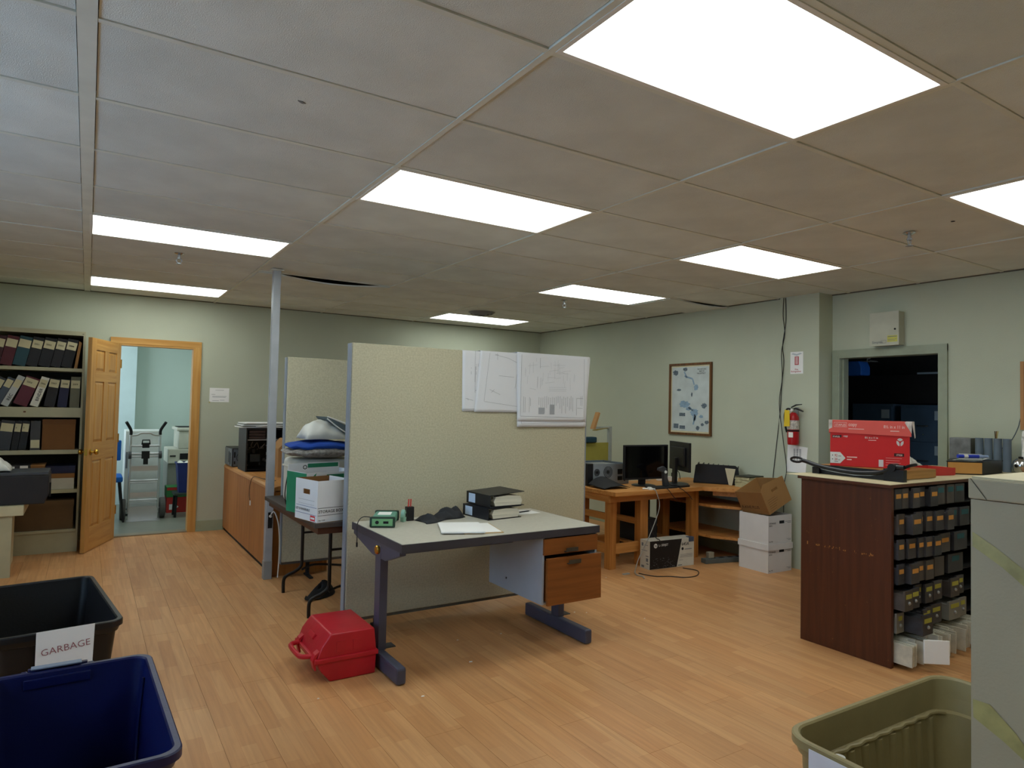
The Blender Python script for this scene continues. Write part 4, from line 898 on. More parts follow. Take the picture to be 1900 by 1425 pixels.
for zz in (0.62, 0.30): PB(t, 'slotted_plate', alum, xl + 0.01, xr - 0.01, hy_ - 0.004, hy_ + 0.004, zz - 0.03, zz + 0.03)
mk('release_latch', MB().box(0.625, 0.70, hy_ - 0.03, hy_ + 0.01, 0.87, 0.93).box(0.62, 0.705, hy_ - 0.034, hy_ + 0.01, 0.74, 0.83).box(0.64, 0.69, hy_ - 0.035, hy_, 0.67, 0.745).tube([(0.62, hy_ - 0.02, 0.91), (0.625, hy_ - 0.025, 0.965), (0.70, hy_ - 0.025, 0.965), (0.705, hy_ - 0.02, 0.91)], 0.008, smooth=False), blackm, t)
for xx in (xl - 0.005, xr + 0.005): mk('caster', MB().cyl((xx - 0.016, hy_ - 0.03, 0.785), (xx + 0.016, hy_ - 0.03, 0.785), 0.045, n=18), dgrey, t)
for xx in (xl - 0.055, xr + 0.055): mk('wheel', MB().cyl((xx - 0.030, hy_ + 0.08, 0.125), (xx + 0.030, hy_ + 0.08, 0.125), 0.125, n=28), M('tyre', (78, 76, 74), 0.8), t, bev=0.010)
mk('axle', MB().cyl((xl - 0.05, hy_ + 0.08, 0.125), (xr + 0.05, hy_ + 0.08, 0.125), 0.010), steel, t)
mk('axle_bracket', MB().box(xl - 0.01, xl + 0.005, hy_ - 0.01, hy_ + 0.10, 0.10, 0.20).box(xr - 0.005, xr + 0.01, hy_ - 0.01, hy_ + 0.10, 0.10, 0.20), steel, t)
mk('toe_plate', B(xl - 0.02, xr + 0.02, hy_ - 0.16, hy_ + 0.01, 0.0, 0.008), alum, t)
mk('toe_upright', B(xl + 0.0, xr, hy_ + 0.002, hy_ + 0.008, 0.0085, 0.16), alum, t)
t = thing('fridge', (0.66, 7.55, 0), 'small white refrigerator standing behind the hand truck', 'refrigerator')
fw = M('fridge_white', (214, 216, 214), 0.4)
mk('body', B(-0.20, 0.20, -0.18, 0.27, 0.02, 1.065), fw, t, local=True, bev=0.006)
dd = mk('door', B(-0.20, 0.20, -0.225, -0.185, 0.05, 1.06), fw, t, local=True, bev=0.006)
mk('handle', B(-0.19, -0.17, -0.245, -0.226, 0.60, 0.80), grey, dd, local=True)
mk('foot', MB().cyl((-0.16, -0.1, 0), (-0.16, -0.1, 0.02), 0.02).cyl((0.16, -0.1, 0), (0.16, -0.1, 0.02), 0.02).cyl((-0.16, 0.2, 0), (-0.16, 0.2, 0.02), 0.02).cyl((0.16, 0.2, 0), (0.16, 0.2, 0.02), 0.02), blackm, t, local=True)
t = thing('copier', (1.34, 8.02, 0), 'pale office copier at the right inside the pine doorway', 'copier')
pw_ = M('copier_plastic', (206, 204, 192), 0.5)
mk('cabinet', B(-0.36, 0.40, -0.25, 0.35, 0.03, 0.60), M('copier_grey', (140, 140, 134), 0.5), t, local=True, bev=0.01)
mk('main_body', MB().box(-0.36, 0.40, -0.28, 0.35, 0.605, 0.80).box(-0.24, 0.40, -0.28, 0.35, 0.80, 1.04), pw_, t, local=True, bev=0.012)
mk('output_slot', B(-0.22, 0.36, -0.285, -0.2805, 0.66, 0.74), blackm, t, local=True)
mk('scanner_lid', B(-0.27, 0.40, -0.30, 0.35, 1.043, 1.085), pw_, t, local=True, bev=0.012)
mk('paper_tray_slot', B(-0.24, 0.30, -0.20, 0.25, 1.0855, 1.092), blackm, t, local=True)
mk('side_handle', B(-0.34, -0.27, -0.289, -0.2805, 0.70, 0.715), blackm, t, local=True)
t = thing('recycling_bin', (1.14, 7.12, 0.30), 'blue plastic waste bin held on a low stool inside the pine doorway', 'bin')
bl = M('dark_blue_plastic', (30, 44, 112), 0.45)
mb = MB()
mk('body', MB().add([(-.09, -.09, 0), (.09, -.09, 0), (.09, .09, 0), (-.09, .09, 0), (-.12, -.12, .37), (.12, -.12, .37), (.12, .12, .37), (-.12, .12, .37)], [(3, 2, 1, 0), (0, 1, 5, 4), (1, 2, 6, 5), (2, 3, 7, 6), (3, 0, 4, 7)]), bl, t, local=True, solid=0.005)
mk('rim', MB().box(-.13, .13, -.13, -.118, .355, .375).box(-.13, .13, .118, .13, .355, .375).box(-.13, -.118, -.118, .118, .355, .375).box(.118, .13, -.118, .118, .355, .375), bl, t, local=True)
mk('bin_liner', MB().grid(lambda u, v: (-0.11 + 0.22 * u, -0.11 + 0.22 * v, 0.36 + 0.03 * math.sin(u * 9) * math.sin(v * 8)), 10, 10), M('white_plastic_film'), t, local=True, smooth=True, solid=0.002)
t = thing('stool', (1.14, 7.12, 0), 'low dark stool under the blue bin inside the pine doorway', 'stool')
mk('seat', B(-0.15, 0.15, -0.14, 0.14, 0.27, 0.2995), M('stool_green', (44, 58, 50), 0.6), t, local=True, bev=0.005)
for sx in (-1, 1):
    for sy in (-1, 1): mk('leg', MB().cyl((sx * 0.12, sy * 0.11, 0.27), (sx * 0.13, sy * 0.12, 0), 0.014), blackm, t, local=True)
t = thing('paper_carton', (1.03, 7.54, 0), 'red and green paper carton on the floor behind the stool in the doorway', 'box')
mk('body', B(-0.08, 0.20, -0.14, 0.14, 0, 0.20), M('carton_red', (184, 50, 44), 0.7), t, local=True, bev=0.002); mk('lid', B(-0.083, 0.203, -0.143, 0.143, 0.20, 0.33), M('carton_green', (52, 120, 66), 0.7), t, local=True, bev=0.002)
poly(t, 'printed_arrow', paperm, [(-0.05, 0.04), (0.02, 0.04), (0.06, 0.075), (0.02, 0.11), (-0.05, 0.11)], (0, -0.1405, 0), XP, ZP, local=True)
quads(t, 'red_stripe', M('carton_red'), [(-0.08, 0.2, 0.29, 0.325)], (0, -0.1435, 0), XP, ZP, local=True)
t = thing('office_chair', (0.30, 7.1, 0), 'blue fabric chair with black legs at the left inside the pine doorway', 'chair')
cb_ = M('chair_blue', (22, 88, 170), 0.9, bump=0.3)
mk('seat', B(-0.30, 0.13, -0.22, 0.22, 0.47, 0.54), cb_, t, local=True, bev=0.025, seg=3, smooth=True)
mk('backrest', B(-0.30, 0.115, 0.15, 0.19, 0.70, 0.95), cb_, t, local=True, bev=0.018, seg=3, smooth=True)
mk('back_post', MB().tube([(-0.09, 0.21, 0.44), (-0.09, 0.24, 0.60), (-0.09, 0.20, 0.82)], 0.012), blackm, t, local=True)
for sx, sy in ((-0.28, -0.2), (0.10, -0.2), (-0.28, 0.2), (0.10, 0.2)): mk('leg', MB().cyl((sx, sy, 0.47), (sx + (0.05 if sx > 0 else -0.03), sy * 1.1, 0), 0.013), blackm, t, local=True)

# ================================================================== WORKBENCH CORNER
t = thing('workbench', (4.65, 2.6, 0), 'chunky pine workbench carrying two black monitors, in front of the right wall', 'workbench')
bz = 0.720
PB(t, 'benchtop', bench_x, 4.045, 5.165, 2.255, 2.96, 0.682, bz, bev=0.004)
mk('apron', B(4.075, 5.14, 2.36, 2.385, 0.615, 0.6815), bench_x, t); mk('apron', B(4.075, 5.14, 2.86, 2.885, 0.615, 0.6815), bench_x, t)
mk('apron', B(4.075, 4.10, 2.386, 2.859, 0.615, 0.6815), bench_y, t)
for xx in (4.075, 4.47, 5.16):
    for yy in (2.386, 2.78): PB(t, 'leg', bench_v, xx + (0.0255 if xx < 4.1 else 0), xx + 0.100, yy, yy + 0.078, 0.0, 0.6815 if xx < 5 else 0.68, bev=0.003)
PB(t, 'rail', bench_x, 4.1765, 4.468, 2.40, 2.43, 0.135, 0.225)
PB(t, 'rail', bench_x, 4.1765, 4.468, 2.80, 2.83, 0.135, 0.225)
PB(t, 'rail', bench_y, 4.12, 4.15, 2.4655, 2.778, 0.135, 0.225)
PB(t, 'rail', bench_y, 4.49, 4.52, 2.4655, 2.778, 0.375, 0.43); PB(t, 'rail', bench_y, 4.12, 4.15, 2.4655, 2.778, 0.44, 0.50)
PB(t, 'lower_shelf', bench_x, 4.572, 5.158, 2.60, 2.95, 0.15, 0.17)
PB(t, 'shade_board', M('dark_shade_board', (54, 48, 40), 0.8), 4.60, 5.15, 2.9605, 2.975, 0.05, 0.66)  # dark board added to deepen the shade under the bench
t = thing('side_bench', (5.45, 2.5, 0), 'pine bench with lower shelves along the right wall behind the white boxes', 'workbench')
PO = [(5.170, 2.235), (5.400, 1.945), (5.735, 1.965), (5.735, 2.97), (5.170, 2.97)]
def slab(z0, z1, inset, mat, name): return mk(name, MB().prism([(x + (inset if x < 5.5 else 0), y + (inset if y < 2.4 else 0)) for x, y in PO], z1 - z0, (0, 0, z0), XP, YP), mat, t, bev=0.003)
slab(0.682, bz, 0.0, bench_x, 'benchtop')
def sh(z0, z1): return mk('shelf', MB().prism([(5.265, 2.235), (5.41, 1.985), (5.735, 1.985), (5.735, 2.97), (5.265, 2.97)], z1 - z0, (0, 0, z0), XP, YP), bench_x, t)
sh(0.515, 0.540); sh(0.215, 0.240)
mk('apron', MB().prism([(5.29, 2.235), (5.43, 2.0), (5.735, 2.0), (5.735, 2.019), (5.44, 2.019), (5.31, 2.235)], 0.05, (0, 0, 0.6315), XP, YP), bench_x, t)
PB(t, 'leg', bench_v, 5.655, 5.733, 2.02, 2.098, 0.0, 0.2145); PB(t, 'leg', bench_v, 5.655, 5.733, 2.02, 2.098, 0.2405, 0.5145); PB(t, 'leg', bench_v, 5.655, 5.733, 2.02, 2.098, 0.5405, 0.6815)
PB(t, 'shade_board', M('dark_shade_board'), 5.27, 5.735, 2.9705, 2.985, 0.0, 0.68)  # another added board, darkens the space behind these shelves

t = thing('computer_tower', (3.93, 3.0, 0), 'black computer tower on the floor left of the workbench, behind the big partition', 'computer')
PB(t, 'case', black, 3.84, 4.03, 2.80, 3.22, 0.012, 0.43, bev=0.004)
mk('foot', MB().box(3.86, 3.88, 2.84, 2.90, 0, 0.012).box(3.99, 4.01, 2.84, 2.90, 0, 0.012).box(3.86, 3.88, 3.12, 3.18, 0, 0.012).box(3.99, 4.01, 3.12, 3.18, 0, 0.012), blackm, t)
for k in range(6): PB(t, 'vent_slat', dgrey, 3.86, 4.01, 2.794, 2.7995, 0.22 + k * 0.03, 0.232 + k * 0.03)
t = thing('added_dark_box', (4.80, 2.78, 0.1705), 'dark box added to deepen the shadow on the low shelf under the workbench', 'box')  # clutter added to make the space below the benchtop darker
mk('body', B(-0.17, 0.15, -0.13, 0.13, 0, 0.20), M('shadow_plastic', (40, 42, 44), 0.6), t, local=True, bev=0.004); mk('front_cover', B(-0.16, 0.14, -0.134, -0.1305, 0.01, 0.19), dgrey, t, local=True)
# computer lying on the bench
bt = bz + 0.0005
t = thing('computer_case', (4.40, 2.95, bt), 'open computer lying on its side with rear fans showing on the workbench', 'computer')
cmm = M('computer_metal')
mk('chassis', MB().box(4.185, 4.65, 2.755, 2.757, bt, bt + 0.205).box(4.185, 4.65, 2.757, 3.15, bt, bt + 0.006).box(4.640, 4.65, 2.757, 3.15, bt + 0.006, bt + 0.205).box(4.185, 4.64, 3.142, 3.15, bt + 0.006, bt + 0.205), cmm, t)
PB(t, 'side_cover', black, 4.120, 4.1845, 2.745, 3.15, bt, bt + 0.212, bev=0.004)
rp = PB(t, 'rear_panel', M('bright_computer_metal', (160, 170, 180), 0.4, 0.15), 4.190, 4.648, 2.749, 2.7545, bt + 0.004, bt + 0.202)
for fx, fr in ((4.235, 0.035), (4.375, 0.055)):
    mb = MB()
    for q in range(4):
        r = fr * (1 - q * 0.24); mb.lathe([(r, 0), (r, -0.003), (r - 0.004, -0.003), (r - 0.004, 0)], (fx, 2.749, bt + 0.125), axis='Y', n=24, caps=False)
    mk('fan_grille', mb, blackm, rp)
    mk('fan_hub', MB().lathe([(fr * 0.35, -0.0005), (fr * 0.35, -0.002)], (fx, 2.749, bt + 0.125), axis='Y', n=18), dgrey, rp)
mk('port', MB().box(4.215, 4.235, 2.746, 2.7488, bt + 0.035, bt + 0.06).box(4.25, 4.285, 2.746, 2.7488, bt + 0.03, bt + 0.065).box(4.50, 4.56, 2.746, 2.7488, bt + 0.10, bt + 0.15).box(4.50, 4.56, 2.746, 2.7488, bt + 0.04, bt + 0.08).box(4.58, 4.60, 2.746, 2.7488, bt + 0.03, bt + 0.16), blackm, rp)
mk('drive_bay', MB().box(4.26, 4.40, 2.80, 3.0, bt + 0.16, bt + 0.20).box(4.44, 4.60, 2.82, 3.1, bt + 0.15, bt + 0.19), steel, t)
PB(t, 'circuit_board', M('green_board', (40, 66, 60), 0.5, var=0.4, scale=50), 4.20, 4.63, 2.78, 3.13, bt + 0.0065, bt + 0.012)
# dark laptop bag / covered keyboard
o = mk('laptop_bag', MB().grid(lambda u, v: (4.07 + 0.315 * u + 0.02 * v, 2.44 + 0.28 * v, bt + 0.003 + 0.095 * (math.sin(PI * min(1, u * 0.9 + 0.05)) ** 0.8) * (0.25 + 0.75 * v) * min(1, (1 - v) * 12 + 0.05)), 20, 12), M('black_nylon', (20, 20, 23), 0.7), smooth=True, solid=0.003)
tag(o, 'low black soft bag on the workbench in front of the open computer', 'bag')
def monitor(loc, rz, wd, hh, z0, label, screen=True):
    t = thing('monitor', loc, label, 'monitor', rz=rz)
    mk('bezel', MB().box(-wd / 2, wd / 2, -0.004, 0.022, z0, z0 + hh), black, t, local=True, bev=0.004)
    mk('screen', B(-wd / 2 + 0.014, wd / 2 - 0.014, -0.0055, -0.0042, z0 + 0.02, z0 + hh - 0.014), M('glossy_screen', (8, 8, 10), 0.08, spec=0.6, var=0.0), t, local=True)
    mk('back_shell', MB().box(-wd * 0.36, wd * 0.36, 0.0225, 0.045, z0 + 0.05, z0 + hh - 0.05), black, t, local=True, bev=0.010)
    mk('stand_neck', MB().prism([(0.05, 0.012), (0.08, 0.012), (0.075, z0 + hh * 0.45), (0.0455, z0 + hh * 0.45)], 0.07, (-0.035, 0, 0), YP, ZP), black, t, local=True, bev=0.003)
    mk('stand_base', MB().lathe([(0.115, 0.0), (0.118, 0.006), (0.10, 0.011), (0.03, 0.0115)], (0, 0.04, 0), n=28), black, t, local=True, smooth=True)
    return t
monitor((4.675, 2.53, bt), math.radians(-4), 0.545, 0.335, 0.065, 'black widescreen monitor facing the viewer on the workbench')
monitor((5.150, 2.53, bt), math.radians(67), 0.48, 0.290, 0.135, 'black monitor turned edge-on, right of the facing monitor')
t = thing('monitor_arm_stand', (4.72, 2.368, bt), 'black swivel monitor foot standing in front of the facing monitor', 'stand')
mk('base', B(-0.17, 0.13, -0.09, 0.05, 0, 0.014), black, t, local=True, bev=0.004)
mk('arm', MB().prism([(0.03, 0.014), (0.10, 0.014), (0.045, 0.15), (0.055, 0.18), (0.02, 0.205), (-0.04, 0.19), (-0.045, 0.165), (0.015, 0.145)], 0.035, (0, 0.02, 0), XP, ZP), dgrey, t, local=True, bev=0.004)
mk('pivot_cap', MB().cyl((0.035, -0.016, 0.15), (0.035, -0.024, 0.15), 0.014, n=14), white, t, local=True)
o = mk('keyboard', B(-0.19, 0.19, -0.07, 0.07, 0, 0.020), black, bev=0.004, origin=(0, 0, 0)); o.location = (4.95, 2.36, bt); o.rotation_euler.z = 0.10
tag(o, 'dark keyboard slab lying between the two monitors', 'keyboard')
bpy.data.objects['keyboard'].scale = (0.42, 1, 1)
# white power brick and plugs behind the monitors
t = thing('power_strip', (5.235, 2.80, bt), 'white power strip with black plug behind the edge-on monitor', 'power strip', rz=-0.5)
mk('body', B(-0.11, 0.11, -0.028, 0.028, 0, 0.045), white, t, local=True, bev=0.005)
mk('plug', MB().cyl((0.06, 0, 0.046), (0.06, 0, 0.085), 0.016, n=12), black, t, local=True)
mk('cord', MB().tube([(0.06, 0, 0.085), (0.085, -0.01, 0.115), (0.12, -0.02, 0.09), (0.135, -0.02, 0.02)], 0.004), black, t, local=True)
o = mk('wall_plug', MB().box(4.98, 5.05, 2.86, 2.92, bt, bt + 0.06).box(4.99, 5.02, 2.855, 2.86, bt + 0.02, bt + 0.05), white); tag(o, 'small white adapter behind the facing monitor', 'adapter')
# black desktop file organiser
A = Vector((5.66, 2.20, bt)); Bp = Vector((5.385, 2.57, bt)); dd_ = (A - Bp).normalized(); ln = (A - Bp).length
t = thing('file_organizer', Bp, 'black slotted file organizer on the side bench, left of the paper stack', 'organizer', rz=math.atan2(dd_.y, dd_.x))
mk('base', B(0, ln, -0.02, 0.10, 0, 0.012), black, t, local=True, bev=0.002)
for k in range(9):
    xk = 0.02 + k * (ln - 0.07) / 8
    mk('divider', MB().prism([(xk, 0.0121), (xk + 0.006, 0.0121), (xk + 0.030, 0.205 - 0.003 * k), (xk + 0.024, 0.21 - 0.003 * k)], 0.135, (0, 0.10, 0), XP, ZP), black, t, local=True)
mk('front_panel', MB().prism([(0.0, 0.0121), (ln, 0.0121), (ln - 0.022, 0.175), (ln - 0.05, 0.195), (0.05, 0.20), (0.022, 0.185)], 0.004, (0, -0.036, 0), XP, ZP), black, t, local=True)
t = thing('paper_cone', (5.545, 2.235, bt), 'cream rolled card leaning against the black file organizer', 'card', rz=math.atan2(dd_.y, dd_.x))
mk('roll', MB().prism([(-0.012, 0), (0.02, 0), (0.050, 0.165), (-0.05, 0.170)], 0.012, (0, 0.0, 0), XP, ZP), M('cream_card', (206, 198, 168), 0.8), t, local=True)
t = thing('magazine_stack', (5.612, 2.065, bt), 'stack of yellowed magazines on the side bench behind the white boxes', 'magazines')
for k in range(9):
    o = mk('magazine', B(-0.105 + 0.004 * math.sin(k * 3), 0.115, -0.09, 0.080, k * 0.0125, k * 0.0125 + 0.0112), (M('aged_paper', (184, 178, 140), 0.9, var=0.15, scale=20), M('dark_cover', (58, 60, 50), 0.6))[k == 8], t, local=True); o.rotation_euler.z = 0.05 * math.sin(k * 1.7)
# drafting desk in the far corner
t = thing('drafting_stand', (4.6, 3.62, 0), 'pale metal stand with hinged beige plate and yellow board, behind the big partition', 'stand')
yel = M('yellow_board', (150, 140, 60), 0.8); pst = M('stand_grey_paint', (152, 156, 148), 0.5)
PB(t, 'board', yel, 3.9, 5.105, 3.60, 3.62, 0.70, 1.078)
PB(t, 'post', pst, 5.106, 5.150, 3.59, 3.625, 0.0, 1.262, bev=0.002)
PB(t, 'arm', pst, 4.90, 5.1055, 3.595, 3.62, 1.235, 1.262, bev=0.002)
mk('tilted_plate', MB().prism([(4.865, 1.235), (4.895, 1.232), (4.965, 1.415), (4.940, 1.425)], 0.06, (0, 3.64, 0), XP, ZP), card, t)
mk('arm_edge', MB().prism([(4.865, 1.228), (5.09, 1.250), (4.90, 1.215), (4.862, 1.215)], 0.03, (0, 3.594, 0), XP, ZP), M('dull_yellow', (140, 122, 66), 0.7), t)
PB(t, 'desk_plate', pst, 3.9, 5.105, 3.63, 4.2, 0.68, 0.70); PB(t, 'post', pst, 3.9, 3.94, 3.63, 3.67, 0, 0.68); PB(t, 'post', pst, 5.06, 5.10, 4.15, 4.19, 0, 0.68)
o = mk('teal_case', MB().box(4.70, 4.915, 3.565, 3.66, 1.079, 1.145), M('teal_cloth', (24, 54, 66), 0.8), bev=0.02, seg=3, smooth=True); tag(o, 'dark teal soft case lying on top of the yellow board', 'case')

# cables around the bench
o = mk('cable', MB().tube([(4.50, 2.30, bt + 0.006), (4.515, 2.252, bt + 0.004), (4.535, 2.236, 0.68), (4.555, 2.228, 0.55), (4.40, 2.20, 0.30), (4.30, 2.22, 0.12), (4.235, 2.20, 0.004)], 0.0040), M('grey_cable', (158, 160, 156), 0.5))
tag(o, 'pale grey cable hanging from the workbench edge down to the floor', 'cable')
o = mk('connector_cluster', MB().box(4.47, 4.54, 2.265, 2.30, bt, bt + 0.012).box(4.50, 4.53, 2.30, 2.33, bt, bt + 0.02).cyl((4.48, 2.30, bt + 0.008), (4.45, 2.34, bt + 0.008), 0.008), white)
tag(o, 'cluster of small white connectors at the front edge of the workbench', 'connectors')
o = mk('cable', MB().tube([(4.245, 2.16, 0.006), (4.30, 2.02, 0.005), (4.42, 1.95, 0.005), (4.52, 1.86, 0.005), (4.66, 1.86, 0.005), (4.80, 1.98, 0.005), (4.76, 2.12, 0.005)], 0.0040), black)
tag(o, 'black cord looping on the floor in front of the toner carton', 'cable')
o = mk('cord_end', MB().tube([(4.23, 2.19, 0.006), (4.19, 2.12, 0.006), (4.20, 2.06, 0.006), (4.16, 2.00, 0.006)], 0.005).box(4.10, 4.17, 2.19, 2.215, 0, 0.008), M('grey_cable')); tag(o, 'frayed grey cord end lying on the floor by the workbench leg', 'cord')
for k, (xa, xb) in enumerate(((4.66, 4.74), (4.83, 4.95))):
    o = mk('cable', MB().tube([(xa, 2.31, bt + 0.006), (xa + 0.02, 2.25, bt + 0.003), (xb, 2.24, 0.66), (xb + 0.10, 2.28, 0.60)], 0.0035), black)
    tag(o, ('left' if k == 0 else 'right') + ' of two short black cords draped over the workbench edge below the monitors', 'cable')
t = thing('power_strip', (5.33, 2.12, 0), 'grey power strip lying on the floor between toner carton and white boxes', 'power strip', rz=math.radians(-13))
mk('body', B(-0.24, 0.24, -0.04, 0.04, 0.0, 0.045), M('strip_grey', (92, 100, 100), 0.5), t, local=True, bev=0.006)
for k in range(4): mk('socket', MB().box(-0.16 + k * 0.10, -0.11 + k * 0.10, -0.018, 0.018, 0.0452, 0.047), blackm, t, local=True)
mk('plug', MB().box(-0.19, -0.13, -0.02, 0.03, 0.0475, 0.105), M('plug_grey', (150, 146, 130), 0.6), t, local=True, bev=0.006)
mk('switch', B(0.19, 0.215, -0.012, 0.012, 0.0452, 0.052), M('strip_switch', (60, 60, 60), 0.5), t, local=True)
# toner carton
t = thing('toner_carton', (4.70, 2.26, 0), 'white and black printer toner carton on the floor under the workbench', 'box', rz=math.radians(-4.5))
mk('body', B(-0.268, 0.268, -0.068, 0.068, 0, 0.262), M('toner_white', (204, 202, 190), 0.7), t, local=True, bev=0.002)
poly(t, 'black_print', M('toner_black', (18, 18, 20), 0.5), [(-0.266, 0.003), (0.055, 0.003), (0.115, 0.259), (-0.266, 0.259)], (0, -0.0685, 0), XP, ZP, local=True)
text(t, 'LASERJET', 0.028, M('print_white', (226, 226, 222), 0.7), (-0.165, -0.0695, 0.208), XP, ZP, local=True)
mk('round_logo', MB().cyl((-0.20, -0.0694, 0.215), (-0.20, -0.0698, 0.215), 0.021, n=20), M('print_white'), t, local=True)
text(t, 'hp', 0.030, M('toner_black'), (-0.214, -0.0702, 0.207), XP, ZP, local=True)
text(t, '645A', 0.042, ink, (0.112, -0.0690, 0.195), XP, ZP, local=True)
mk('black_dot', MB().cyl((0.125, -0.0690, 0.165), (0.125, -0.0696, 0.165), 0.014, n=18), ink, t, local=True)
quads(t, 'small_print', inkgrey, [(0.10, 0.25, 0.11, 0.113), (0.10, 0.25, 0.098, 0.101), (0.09, 0.25, 0.086, 0.089), (0.085, 0.13, 0.06, 0.063), (0.07, 0.12, 0.012, 0.02), (0.15, 0.24, 0.155, 0.162)], (0, -0.0690, 0), XP, ZP, local=True)
rt = random.Random(9); q = []
for k in range(60):
    u = rt.uniform(-0.25, 0.03); v = rt.uniform(0.01, 0.10); q.append((u, u + rt.uniform(0.002, 0.02), v, v + 0.0022))
quads(t, 'speckled_print', inkgrey, q, (0, -0.0694, 0), XP, ZP, local=True)
quads(t, 'small_print', inkgrey, [(0.02, 0.045, 0.205, 0.235), (0.06, 0.11, 0.215, 0.22), (0.02, 0.10, 0.165, 0.17), (0.08, 0.12, 0.115, 0.123), (0.085, 0.115, 0.07, 0.10), (0.09, 0.12, 0.045, 0.055), (0.02, 0.06, 0.01, 0.03)], (-0.2685, 0.066, 0), YM, ZP, local=True)
PBt = mk('blue_tape', MB().box(0.20, 0.262, -0.072, -0.0686, 0.225, 0.2635).box(0.20, 0.262, -0.072, -0.03, 0.2635, 0.268), M('dull_blue', (70, 84, 108), 0.6), t, local=True)
o = mk('cable', MB().tube([(4.60, 2.40, 0.40), (4.58, 2.34, 0.31), (4.55, 2.25, 0.272), (4.53, 2.200, 0.272), (4.530, 2.178, 0.250), (4.533, 2.178, 0.19)], 0.004), black); tag(o, 'black cord draped over the toner carton', 'cable')

# white bankers boxes
bkm = M('bankers_white', (216, 214, 212), 0.8, var=0.02)
BRZ = math.radians(-2)
def banker(z0, lid, label, opened):
    t = thing('storage_box', (5.475, 1.765, z0), label, 'box', rz=BRZ, group='white storage boxes by the bench')
    lx, ly, hb = 0.163, 0.165, 0.258
    hole = (-0.012, 0.060, 0.180, 0.208)
    if opened:
        mk('side_wall', B(-lx, -lx + 0.005, -ly, ly, 0.003, hb), bkm, t, local=True); mk('side_wall', B(lx - 0.005, lx, -ly, ly, 0.003, hb), bkm, t, local=True)
        mk('back_wall', B(-lx + 0.005, lx - 0.005, ly - 0.005, ly, 0.003, hb), bkm, t, local=True); mk('bottom', B(-lx, lx, -ly, ly, 0, 0.003), bkm, t, local=True)
        fw_ = (-lx + 0.005, lx - 0.005)
    else:
        mk('body', MB().box(-lx, lx, -ly + 0.005, ly, 0, hb - 0.002), bkm, t, local=True); fw_ = (-lx, lx)
    mk('front_wall', MB().box(fw_[0], fw_[1], -ly, -ly + 0.0049, 0.0, hole[2]).box(fw_[0], fw_[1], -ly, -ly + 0.0049, hole[3], hb).box(fw_[0], hole[0], -ly, -ly + 0.0049, hole[2], hole[3]).box(hole[1], fw_[1], -ly, -ly + 0.0049, hole[2], hole[3]), bkm, t, local=True)
    mk('hand_hole', B(hole[0], hole[1], -ly + 0.003, -ly + 0.0048 if not opened else -ly + 0.0045, hole[2], hole[3]), blackm, t, local=True)
    y = -ly - 0.0004
    text(t, 'STORAGE', 0.020, ink, (-lx + 0.012, y, 0.182), XP, ZP, local=True); text(t, 'BOX', 0.020, ink, (-lx + 0.012, y, 0.160), XP, ZP, local=True)
    text(t, 'No. 705', 0.015, ink, (-lx + 0.012, y, 0.018), XP, ZP, local=True)
    quads(t, 'small_print', inkgrey, [(0.07, 0.15, 0.195, 0.199), (0.10, 0.15, 0.183, 0.188), (0.09, 0.15, 0.035, 0.038), (0.11, 0.15, 0.024, 0.028)], (0, y, 0), XP, ZP, local=True)
    if lid:
        mk('lid', MB().box(-lx - 0.008, lx + 0.008, -ly - 0.008, ly + 0.008, hb, hb + 0.003).box(-lx - 0.008, lx + 0.008, -ly - 0.008, -ly - 0.005, hb - 0.052, hb).box(-lx - 0.008, lx + 0.008, ly + 0.005, ly + 0.008, hb - 0.052, hb).box(-lx - 0.008, -lx - 0.005, -ly - 0.005, ly + 0.005, hb - 0.052, hb).box(lx + 0.005, lx + 0.008, -ly - 0.005, ly + 0.005, hb - 0.052, hb), bkm, t, local=True)
    return t
banker(0.0, True, 'bottom white storage box with its lid on, on the floor beside the brown cabinet', False)
banker(0.2615, False, 'upper white storage box without lid, under the tilted brown carton', True)
t = thing('moving_box', (5.320, 1.600, 0.532), 'open brown carton tilted on top of the white storage boxes', 'box', rot=(math.radians(-6), math.radians(-24), math.radians(-5)))
bc = M('kraft', (166, 124, 74), 0.9, var=0.04, scale=4)
mk('front_wall', MB().box(0, 0.31, 0, 0.004, 0.004, 0.165).box(0, 0.12, 0, 0.004, 0.165, 0.19).box(0.20, 0.31, 0, 0.004, 0.165, 0.19).box(0, 0.31, 0, 0.004, 0.19, 0.2245).prism([(0, 0.2245), (0.31, 0.2245), (0.31, 0.245), (0.05, 0.275)], 0.004, (0, 0.004, 0), XP, ZP), bc, t, local=True)
mk('side_wall', B(0, 0.004, 0.004, 0.33, 0.004, 0.222), M('kraft_side', (150, 108, 62), 0.9), t, local=True); mk('side_wall', B(0.306, 0.31, 0.004, 0.33, 0.004, 0.222), bc, t, local=True)
mk('back_wall', B(0.004, 0.306, 0.326, 0.33, 0.004, 0.222), bc, t, local=True); mk('bottom', B(0, 0.31, 0, 0.33, 0, 0.004), bc, t, local=True)
text(t, 'R-KIVE PLUS', 0.040, M('brown_ink', (70, 46, 30), 0.8), (-0.0005, 0.31, 0.055), YM, ZP, local=True)
quads(t, 'small_print', M('brown_ink'), [(0.03, 0.14, 0.12, 0.122), (0.03, 0.16, 0.10, 0.102), (0.03, 0.15, 0.08, 0.082), (0.03, 0.13, 0.06, 0.062), (0.03, 0.12, 0.04, 0.042), (0.03, 0.11, 0.02, 0.022)], (0, -0.0004, 0), XP, ZP, local=True)

